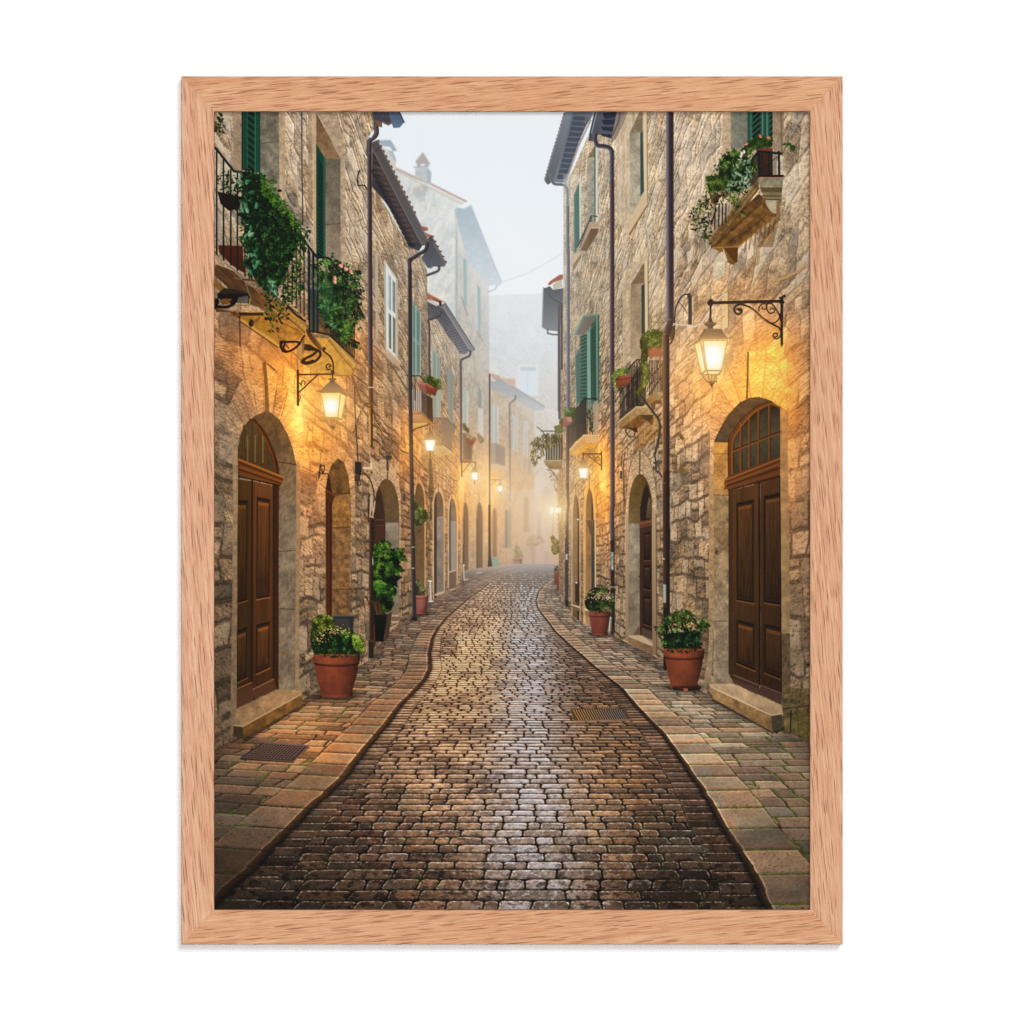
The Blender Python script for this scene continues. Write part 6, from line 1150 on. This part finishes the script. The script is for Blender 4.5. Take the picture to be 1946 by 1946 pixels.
def pots_right():
    f = P_('G', 215,1350,265,1330,290,1240,340,1250,380,1210,460,1190,530,1220,560,1270,620,1260,660,1270,650,1310,690,1330,620,1380,620,1450,600,1540,540,1560,300,1545,260,1480,255,1460)
    leaves(f, 1250, 3.2, [(12,26,8),(24,52,16),(44,82,26),(76,116,44),(128,154,82)], 140, up=.35, dark=None, edge=1.5, flowers=[(*P_('G', 400,1310)[0], 4.5, 14), (*P_('G', 520,1320)[0], 6, 34), (*P_('G', 430,1360)[0], 3, 6), (*P_('G', 490,1260)[0], 5, 14)], fcols=[(226,166,128),(236,184,150),(196,116,84)])
    leaves(P_('G', 300,1400,600,1380,590,1540,320,1540), 420, 3.1, [(8,20,8),(16,40,14),(28,66,28),(60,104,60)], 141, dark=(10,22,8))
    leaves(P_('G', 340,1230,520,1200,540,1300,400,1330), 160, 3.2, [(30,52,14),(62,90,26),(98,122,44)], 142); leaves(P_('G', 620,1290,690,1325,630,1365,600,1360), 22, 4, [(34,52,18),(60,84,30)], 143)
    pot(*P_('G', 462,0)[0][:1], 1233, 1307, 78, 50, (172,84,46), rim=.19)
    leaves(P_('G', 300,1520,610,1520,600,1560,440,1570,320,1560), 90, 2.8, [(14,30,10),(34,62,24)], 144)
    fill(P_('G', 355,1860,620,1860,600,1900,370,1900), (14,10,8), .6); fill(P_('G', 455,1882,495,1882,492,1905,462,1905), (160,96,64))
    line(P_('S', 648,1260,634,1425), 4, (190,180,166)); line(P_('S', 652,1260,640,1425), 1.4, (110,100,90))
    f = P_('N', 1360,1560,1370,1510,1420,1430,1480,1400,1560,1395,1590,1375,1640,1420,1690,1440,1715,1500,1718,1580,1680,1660,1600,1690,1420,1690,1370,1630)
    leaves(f, 900, 2.5, [(20,30,14),(38,56,24),(62,86,38),(92,116,58),(128,146,84)], 145, up=.3, dark=(24,34,16), flowers=[(*P_('N', 1435,1500)[0], 7, 26), (*P_('N', 1520,1510)[0], 6, 20), (*P_('N', 1640,1480)[0], 7, 40), (*P_('N', 1625,1530)[0], 5, 18)], fcols=[(232,180,158),(240,200,180),(214,150,128)])
    pot(*P_('N', 1545,0)[0][:1], 1161.5, 1206, 41.5, 28, (166,84,58), rim=.17); leaves(P_('N', 1420,1680,1670,1680,1660,1705,1430,1705), 40, 2.2, [(26,40,16),(60,84,36)], 146)
def lantern_right():
    ir = [(58,46,36),(30,25,24),(22,19,20)]
    line(P_('F', 700,345,1320,330), 6., 0, ramp=ir); line(P_('F', 1318,300,1318,700), 6., 0, ramp=[(50,36,24),(28,24,24),(20,18,18)], w2=4.5); fill(P_('F', 1302,700,1334,700,1318,735), (80,50,24)); 
    fill(P_('F', 662,345,680,318,695,308,712,318,728,345,712,368,692,378,675,366), (30,26,26)); leaf(*P_('F', 1340,285)[0], 3.5, 3.5, 0, rgb((28,26,28))); leaf(*P_('F', 1300,302)[0], 2.5, 2.5, 0, rgb((28,26,28))); leaf(*P_('F', 1320,340)[0], 5.5, 5, 0, rgb((26,23,24)))
    line(curve(P_('F', 940,405,960,400,965,425,935,445,905,420,905,385,935,362,980,362,1040,385,1100,430,1160,485,1230,530,1290,560,1318,600)), 3.8, (30,25,22)); line(curve(P_('F', 925,400,945,395,950,415)), 3, (34,28,24)); line(curve(P_('F', 960,368,1040,392,1105,438,1165,492,1230,538,1290,568)), 1.2, (206,150,70), .8)
    line(curve(P_('F', 1310,500,1290,440,1240,360,1200,350)), 2.6, (32,26,24)); line(curve(P_('F', 1305,440,1295,480,1260,515,1220,520,1180,495)), 2.6, (32,26,22)); line(curve(P_('F', 1120,415,1120,385,1150,352,1180,360,1185,390,1150,400,1145,380)), 2.2, (36,28,22)); line(curve(P_('F', 1190,350,1185,390,1205,430,1245,430,1255,405,1235,392,1218,402)), 2.6, (34,27,22)); 
    line(curve(P_('F', 1310,600,1300,640,1270,660,1243,640,1250,615,1275,612,1280,635,1262,642)), 3, (60,42,24)); line(P_('F', 1345,560,1360,430,1385,390), 1.6, (70,62,58), .7)
    line(P_('F', 696,370,692,490), 4, (36,31,32)); fill(P_('F', 680,480,705,480,712,510,676,510), (48,40,38)); fill(P_('F', 638,522,690,505,748,520,742,535,715,555,715,572,735,575,650,578,668,570,670,552,645,540), (70,58,50)); line(P_('F', 640,525,748,524), 2, (110,92,76))
    glasslamp(P_('F', 628,672,842,672,790,938,660,938), P_('F', 552,705,605,683,652,942,612,968), (196,140,72), P_('F', 0,0,1,0,1,1), [], P_('F', 712,815)[0], 24)
    fill(P_('F', 640,572,788,572,838,645,880,650,845,662,615,662,515,728,575,680,600,640), (92,74,60), c2=(176,126,78)); line(P_('F', 612,655,880,652), 2.6, (164,116,66)); line(P_('F', 612,658,512,727), 2.6, (140,100,62)); line(P_('F', 636,576,790,576), 2, (120,98,76)); line(P_('F', 605,640,640,580), 1.4, (60,46,38))
    fill(P_('F', 650,940,790,940,775,968,625,968), (255,226,150)); line(P_('F', 608,968,655,938,792,938), 2.8, (170,118,60)); line(P_('F', 612,970,780,972), 2, (176,124,62))
    for a in ((622,972,650,1020,690,1040), (665,945,680,1000,698,1040), (788,945,745,985,745,1020,715,1042), (705,975,705,1040), (740,975,720,1035)): line(curve(P_('F', *a)), 2.2, (150,106,58))
    line(P_('F', 668,1038,748,1036), 2.4, (110,78,46)); fill(P_('F', 680,1045,735,1045,715,1065,710,1085,700,1085,692,1065), (84,60,38))
def lanterns_far():
    line(curve(P_('K', 690,620,705,580,745,520,830,490,915,465,940,450)), 2.8, (84,56,34)); line(P_('K', 945,480,945,540), 2.4, (90,64,40)); lamp2('K', 1, 945,545,655,808,155,85)
    line(P_('K', 945,808,948,880), 3, (110,78,46)); line(P_('K', 905,825,990,825), 2, (150,106,60))
    line(P_('K', 1362,952,1545,952,1545,1010), 2, (104,74,52)); line(P_('K', 1362,950,1362,1140), 2.2, (100,66,40)); line(P_('K', 1375,1085,1470,960), 1.5, (120,84,54)); lamp2('K', .8, 1532,1015,1082,1190,95,62)
    line(P_('K', 1745,1185,1870,1185,1870,1215), 1.4, (130,98,72)); line(P_('K', 1745,1255,1810,1190), 1.1, (140,104,76)); lamp2('K', .6, 1865,1222,1258,1345,62,44)
    line(P_('M', 1432,1258,1680,1258), 2.4, (74,48,28)); line(P_('M', 1678,1235,1678,1470), 2.4, (84,52,26)); line(P_('M', 1490,1270,1670,1410), 1.8, (92,58,30)); line(curve(P_('M', 1560,1270,1600,1330,1650,1345,1640,1300,1610,1310)), 1.6, (104,66,34)); line(P_('M', 1438,1250,1440,1320), 2.6, (84,58,36)); lamp2('M', 1, 1442,1330,1440,1580,135,75); line(P_('M', 1410,1590,1445,1650,1480,1590), 1.6, (130,92,54))
def paint_all():
    far_layers()
    for _ in range(2):                                 # mist softens the far edges
        b = IMG.copy(); b[1:-1] = (IMG[:-2]+2*IMG[1:-1]+IMG[2:])/4; c = b.copy(); c[:, 1:-1] = (b[:, :-2]+2*b[:, 1:-1]+b[:, 2:])/4; IMG[:] = c
    lamp_post(); ground()
    left_third(); left_second(); left_first(); balconies_left()
    right_far(); right_third(); right_second(); right_first()
    lanterns_far(); grates(); pots_left(); pots_right(); lantern_left(); lantern_right()
    # halation of the pictured lamps and the soft grain of the picture
    for (x, y, r, a) in ((630,772,16,.62),(1355,674,24,.62),(817,846,11,.65),(901.5,905,9,.75),(950,928,7,.8),(1109,898,11,.7),(1049,970,6,.7),(1061,970,7,.8)):
        glow(x, y, r*1.1, (255,236,180), a*.62); glow(x, y, r*2.8, (255,180,92), a*.50, 1.3); glow(x, y, r*6, (255,150,66), a*.26, 1.2)
    glow(955, 975, 70, (255,196,130), .20, 1.6, 100); glow(1050, 975, 50, (255,190,120), .30, 1.3, 50)
    v = np.clip(IMG, 0, 1); v = v+(v*v*(3-2*v)-v)*.20
    IMG[:] = v
    sh = 1-.09*sst(.55, 1.0, np.abs(XX-973)/566)*sst(700, 1500, YY)-.10*sst(.75, 1., np.abs(XX-973)/566)
    IMG[:] *= sh[..., None]
    g = (np.random.RandomState(1).rand(PH, PW, 1).astype(np.float32)-.5)*.03
    IMG[:] = np.clip(IMG+g*(1-IMG*.8), 0, 1)
# ================================================================== scene objects
def mat(name):
    m = bpy.data.materials.new(name); m.use_nodes = True
    return m, m.node_tree, m.node_tree.nodes['Principled BSDF']
def lin(c):
    c = np.asarray(c, float)/255.; return tuple(np.where(c <= .04045, c/12.92, ((c+.055)/1.055)**2.4))+(1.,)
def ink(c):
    l = np.array(lin(c)[:3])/LEVEL; return tuple(l)+(1.,)
def mesh_obj(name, verts, faces, m, parent=None, smooth=False):
    me = bpy.data.meshes.new(name); me.from_pydata(verts, [], faces); me.update()
    o = bpy.data.objects.new(name, me); C.collection.objects.link(o); me.materials.append(m)
    if parent: o.parent = parent
    return o
# --- wall
m, nt, b = mat('white_wall'); b.inputs['Base Color'].default_value = (.92, .92, .92, 1); b.inputs['Roughness'].default_value = .9; b.inputs['Specular IOR Level'].default_value = .1
nz = nt.nodes.new('ShaderNodeTexNoise'); nz.inputs['Scale'].default_value = 260; nz.inputs['Detail'].default_value = 4
bp = nt.nodes.new('ShaderNodeBump'); bp.inputs['Strength'].default_value = .03; bp.inputs['Distance'].default_value = .0005
nt.links.new(nz.outputs[0], bp.inputs['Height']); nt.links.new(bp.outputs[0], b.inputs['Normal'])
R = 2.6
wl = mesh_obj('wall', [(-R, 0, -R), (R, 0, -R), (R, 0, R), (-R, 0, R), (-R, .12, -R), (R, .12, -R), (R, .12, R), (-R, .12, R)],
              [(0, 1, 2, 3), (5, 4, 7, 6), (1, 5, 6, 2), (4, 0, 3, 7), (3, 2, 6, 7), (4, 5, 1, 0)], m)
wl['kind'] = 'structure'
# --- red oak
def oak(name, vertical, seed, tone=(1, 1, 1)):
    m, nt, b = mat(name); N = nt.nodes; L = nt.links
    tc = N.new('ShaderNodeTexCoord'); mp = N.new('ShaderNodeMapping'); L.new(tc.outputs['Object'], mp.inputs['Vector'])
    # grain runs along x after this mapping; a few degrees off the rail as in the photo
    mp.inputs['Rotation'].default_value = (0, math.radians((90+5.5) if vertical else 5.5), 0)
    mp.inputs['Location'].default_value = (seed*.37, 0, seed*.113)
    def node(t, **k):
        n = N.new(t)
        for a, v in k.items(): setattr(n, a, v)
        return n
    def stretch(sx, sz):
        s = node('ShaderNodeMapping'); s.inputs['Scale'].default_value = (sx, 200, sz); L.new(mp.outputs[0], s.inputs['Vector']); return s
    def noise(sx, sz, det=3, rough=.55, dist=0.):
        s = stretch(sx, sz); n = node('ShaderNodeTexNoise'); n.inputs['Scale'].default_value = 1; n.inputs['Detail'].default_value = det
        n.inputs['Roughness'].default_value = rough; n.inputs['Distortion'].default_value = dist; L.new(s.outputs[0], n.inputs['Vector']); return n
    def ramp(src, stops):
        r = node('ShaderNodeValToRGB'); e = r.color_ramp.elements
        while len(e) < len(stops): e.new(.5)
        for k, (p, c) in enumerate(stops): e[k].position = p; e[k].color = c
        L.new(src.outputs[0], r.inputs[0]); return r
    g = lambda v: (v, v, v, 1)
    base = ramp(noise(7, 330, 3, .5, .2), [(.25, ink((211,152,112))), (.45, ink((230,179,140))), (.62, ink((236,190,153))), (.8, ink((224,168,128)))])
    mott = ramp(noise(60, 1000, 3, .6), [(.30, ink((205,140,100))), (.52, ink((232,182,145))), (.72, ink((244,204,170)))])
    mx = node('ShaderNodeMix', data_type='RGBA'); mx.inputs['Factor'].default_value = .45; L.new(base.outputs[0], mx.inputs[6]); L.new(mott.outputs[0], mx.inputs[7])
    def over(prev, fac, col, k):
        f = node('ShaderNodeMath', operation='MULTIPLY'); L.new(fac.outputs[0], f.inputs[0]); f.inputs[1].default_value = k
        x = node('ShaderNodeMix', data_type='RGBA'); L.new(f.outputs[0], x.inputs['Factor']); L.new(prev, x.inputs[6]); x.inputs[7].default_value = col; return x.outputs[2]
    out = mx.outputs[2]
    # soft reddish and pale streaks along the grain, then the thin dark open pores
    out = over(out, ramp(noise(15, 760, 2, .5, .05), [(.48, g(0)), (.68, g(1))]), ink((206,138,102)), .50)
    out = over(out, ramp(noise(5, 900, 3, .6, .05), [(.50, g(0)), (.66, g(1))]), ink((192,122,86)), .42)
    out = over(out, ramp(noise(6, 700, 3, .6, .05), [(.54, g(0)), (.70, g(1))]), ink((250,214,180)), .45)
    # open pores: slim tapered dashes, one per stretched cell, a little bent
    def dashes(sx, sz, r0, r1, off):
        s = stretch(sx, sz); s.inputs['Location'].default_value = (off, off*.7, off*.3); s.inputs['Scale'].default_value = (sx, 1, sz)
        wn = node('ShaderNodeTexNoise'); wn.inputs['Scale'].default_value = 30; wn.inputs['Detail'].default_value = 2; L.new(mp.outputs[0], wn.inputs['Vector'])
        sc = node('ShaderNodeVectorMath', operation='SCALE'); sc.inputs['Scale'].default_value = .8; L.new(wn.outputs['Color'], sc.inputs[0])
        ad = node('ShaderNodeVectorMath', operation='ADD'); L.new(s.outputs[0], ad.inputs[0]); L.new(sc.outputs[0], ad.inputs[1])
        v = node('ShaderNodeTexVoronoi'); v.inputs['Scale'].default_value = 1; L.new(ad.outputs[0], v.inputs['Vector'])
        return ramp(v, [(r0, g(1)), (r1, g(0))])
    fl = dashes(30, 640, .15, .29, 3.1); out = over(out, fl, ink((134,72,50)), .80)
    out = over(out, dashes(24, 820, .14, .32, 8.7), ink((164,98,70)), .62)
    fl2 = noise(45, 1900, 1, .4); out = over(out, ramp(fl2, [(.56, g(0)), (.68, g(1))]), ink((176,108,80)), .55)
    pt = noise(420, 1500, 1, .5); out = over(out, ramp(pt, [(.66, g(0)), (.72, g(1))]), ink((178,112,80)), .5)
    lt = noise(300, 1300, 1, .5); out = over(out, ramp(lt, [(.68, g(0)), (.76, g(1))]), ink((250,220,190)), .5)
    tn = node('ShaderNodeMix', data_type='RGBA', blend_type='MULTIPLY'); tn.inputs['Factor'].default_value = 1; L.new(out, tn.inputs[6]); tn.inputs[7].default_value = tone+(1,)
    L.new(tn.outputs[2], b.inputs['Base Color']); b.inputs['Roughness'].default_value = .62; b.inputs['Specular IOR Level'].default_value = .15
    bp = node('ShaderNodeBump', invert=True); bp.inputs['Strength'].default_value = .25; bp.inputs['Distance'].default_value = .0004
    L.new(fl.outputs[0], bp.inputs['Height']); L.new(bp.outputs[0], b.inputs['Normal'])
    return m
T = .020                                            # the moulding stands 20 mm off the wall
OL, OT, OR, OB = 344.6, 145.0, 1601.4, 1795.0       # outer edges, px
IL, IT, IR, IB = 406.9, 211.8, 1539.4, 1729.2       # sight edges, px
root = bpy.data.objects.new('picture_frame', None); C.collection.objects.link(root); root.location = (0, 0, 0)
root['label'] = 'red oak picture frame on white wall around a print of a misty cobbled street'
root['category'] = 'picture frame'
outer = [(OL, OT), (OR, OT), (OR, OB), (OL, OB)]; inner = [(IL, IT), (IR, IT), (IR, IB), (IL, IB)]
# cross-section: position across the rail (0 outer edge .. 1 sight edge) and height off the wall
prof = [(0, .0002), (0, T-.0012), (.006, T-.0006), (.018, T-.0001), (.035, T), (.965, T), (.985, T-.0001), (.996, T-.0005), (1, T-.0012), (1, T-.0090), (.86, T-.0090), (.86, .0002)]
def rail(k, m):
    a0, a1 = outer[k], outer[(k+1) % 4]; b0, b1 = inner[k], inner[(k+1) % 4]
    V = []; n = len(prof); g = .0
    for (oa, ib, sgn) in ((a0, b0, 1), (a1, b1, -1)):
        for (w, d) in prof:
            x = oa[0]+(ib[0]-oa[0])*w; y = oa[1]+(ib[1]-oa[1])*w
            gap = .04*sgn                            # hairline at the mitre
            if k % 2 == 0: x += gap*(1 if k == 0 else -1)
            else: y += gap*(1 if k == 1 else -1)
            V.append(W3(x, y, d))
    F = [(i, (i+1) % n, n+(i+1) % n, n+i) for i in range(n)]+[tuple(range(n))[::-1], tuple(range(n, 2*n))]
    o = mesh_obj('frame_rail', V, F, m, root)
    import bmesh
    bm = bmesh.new(); bm.from_mesh(o.data); bmesh.ops.recalc_face_normals(bm, faces=bm.faces); bm.to_mesh(o.data); bm.free()
    return o
for k in range(4): rail(k, oak('red_oak', k % 2 == 1, k*1.7+.3, ((.96,.90,.80), (.97,.95,.93), (.96,.90,.81), (1.,.99,.99))[k]))
# --- backing board
m, nt, b = mat('grey_board'); b.inputs['Base Color'].default_value = (.25, .23, .2, 1); b.inputs['Roughness'].default_value = .9
p = W3(401, 206, .0010); q = W3(1545.5, 1735, T-.0104)
x0, y0, z0 = p; x1, y1, z1 = q
mesh_obj('backing_board', [(x0, y0, z0), (x1, y0, z0), (x1, y0, z1), (x0, y0, z1), (x0, y1, z0), (x1, y1, z0), (x1, y1, z1), (x0, y1, z1)],
         [(0, 1, 2, 3), (4, 7, 6, 5), (0, 4, 5, 1), (2, 6, 7, 3), (1, 5, 6, 2), (0, 3, 7, 4)], m, root)
# --- the print: a flat sheet whose ink colours were worked out above
paint_all()
DP = T-.0096
me = bpy.data.meshes.new('print')
nx, ny = PW, PH
co = np.empty((ny, nx, 3), np.float32)
co[..., 0] = (XX-CXP)*PXM; co[..., 1] = -DP; co[..., 2] = (CYP-YY)*PXM
me.vertices.add(nx*ny); me.vertices.foreach_set('co', co.ravel())
idx = np.arange(nx*ny, dtype=np.int32).reshape(ny, nx)
qd = np.stack([idx[:-1, :-1], idx[1:, :-1], idx[1:, 1:], idx[:-1, 1:]], -1).reshape(-1, 4)
me.loops.add(qd.size); me.loops.foreach_set('vertex_index', qd.ravel())
me.polygons.add(len(qd)); me.polygons.foreach_set('loop_start', np.arange(0, qd.size, 4, dtype=np.int32))
me.update()
s = np.clip(IMG, 0, 1); l = np.where(s <= .04045, s/12.92, ((s+.055)/1.055)**2.4)/LEVEL
col = np.ones((ny*nx, 4), np.float32); col[:, :3] = np.clip(l-.002, .0005, 1).reshape(-1, 3)
at = me.color_attributes.new('ink', 'FLOAT_COLOR', 'POINT'); at.data.foreach_set('color', col.ravel())
m, nt, b = mat('printed_ink'); ca = nt.nodes.new('ShaderNodeVertexColor'); ca.layer_name = 'ink'
nt.links.new(ca.outputs[0], b.inputs['Base Color']); b.inputs['Roughness'].default_value = .7; b.inputs['Specular IOR Level'].default_value = .08
me.materials.append(m)
po = bpy.data.objects.new('print', me); C.collection.objects.link(po); po.parent = root
po['label'] = 'printed picture of a misty cobbled street with glowing lamps and stone houses'
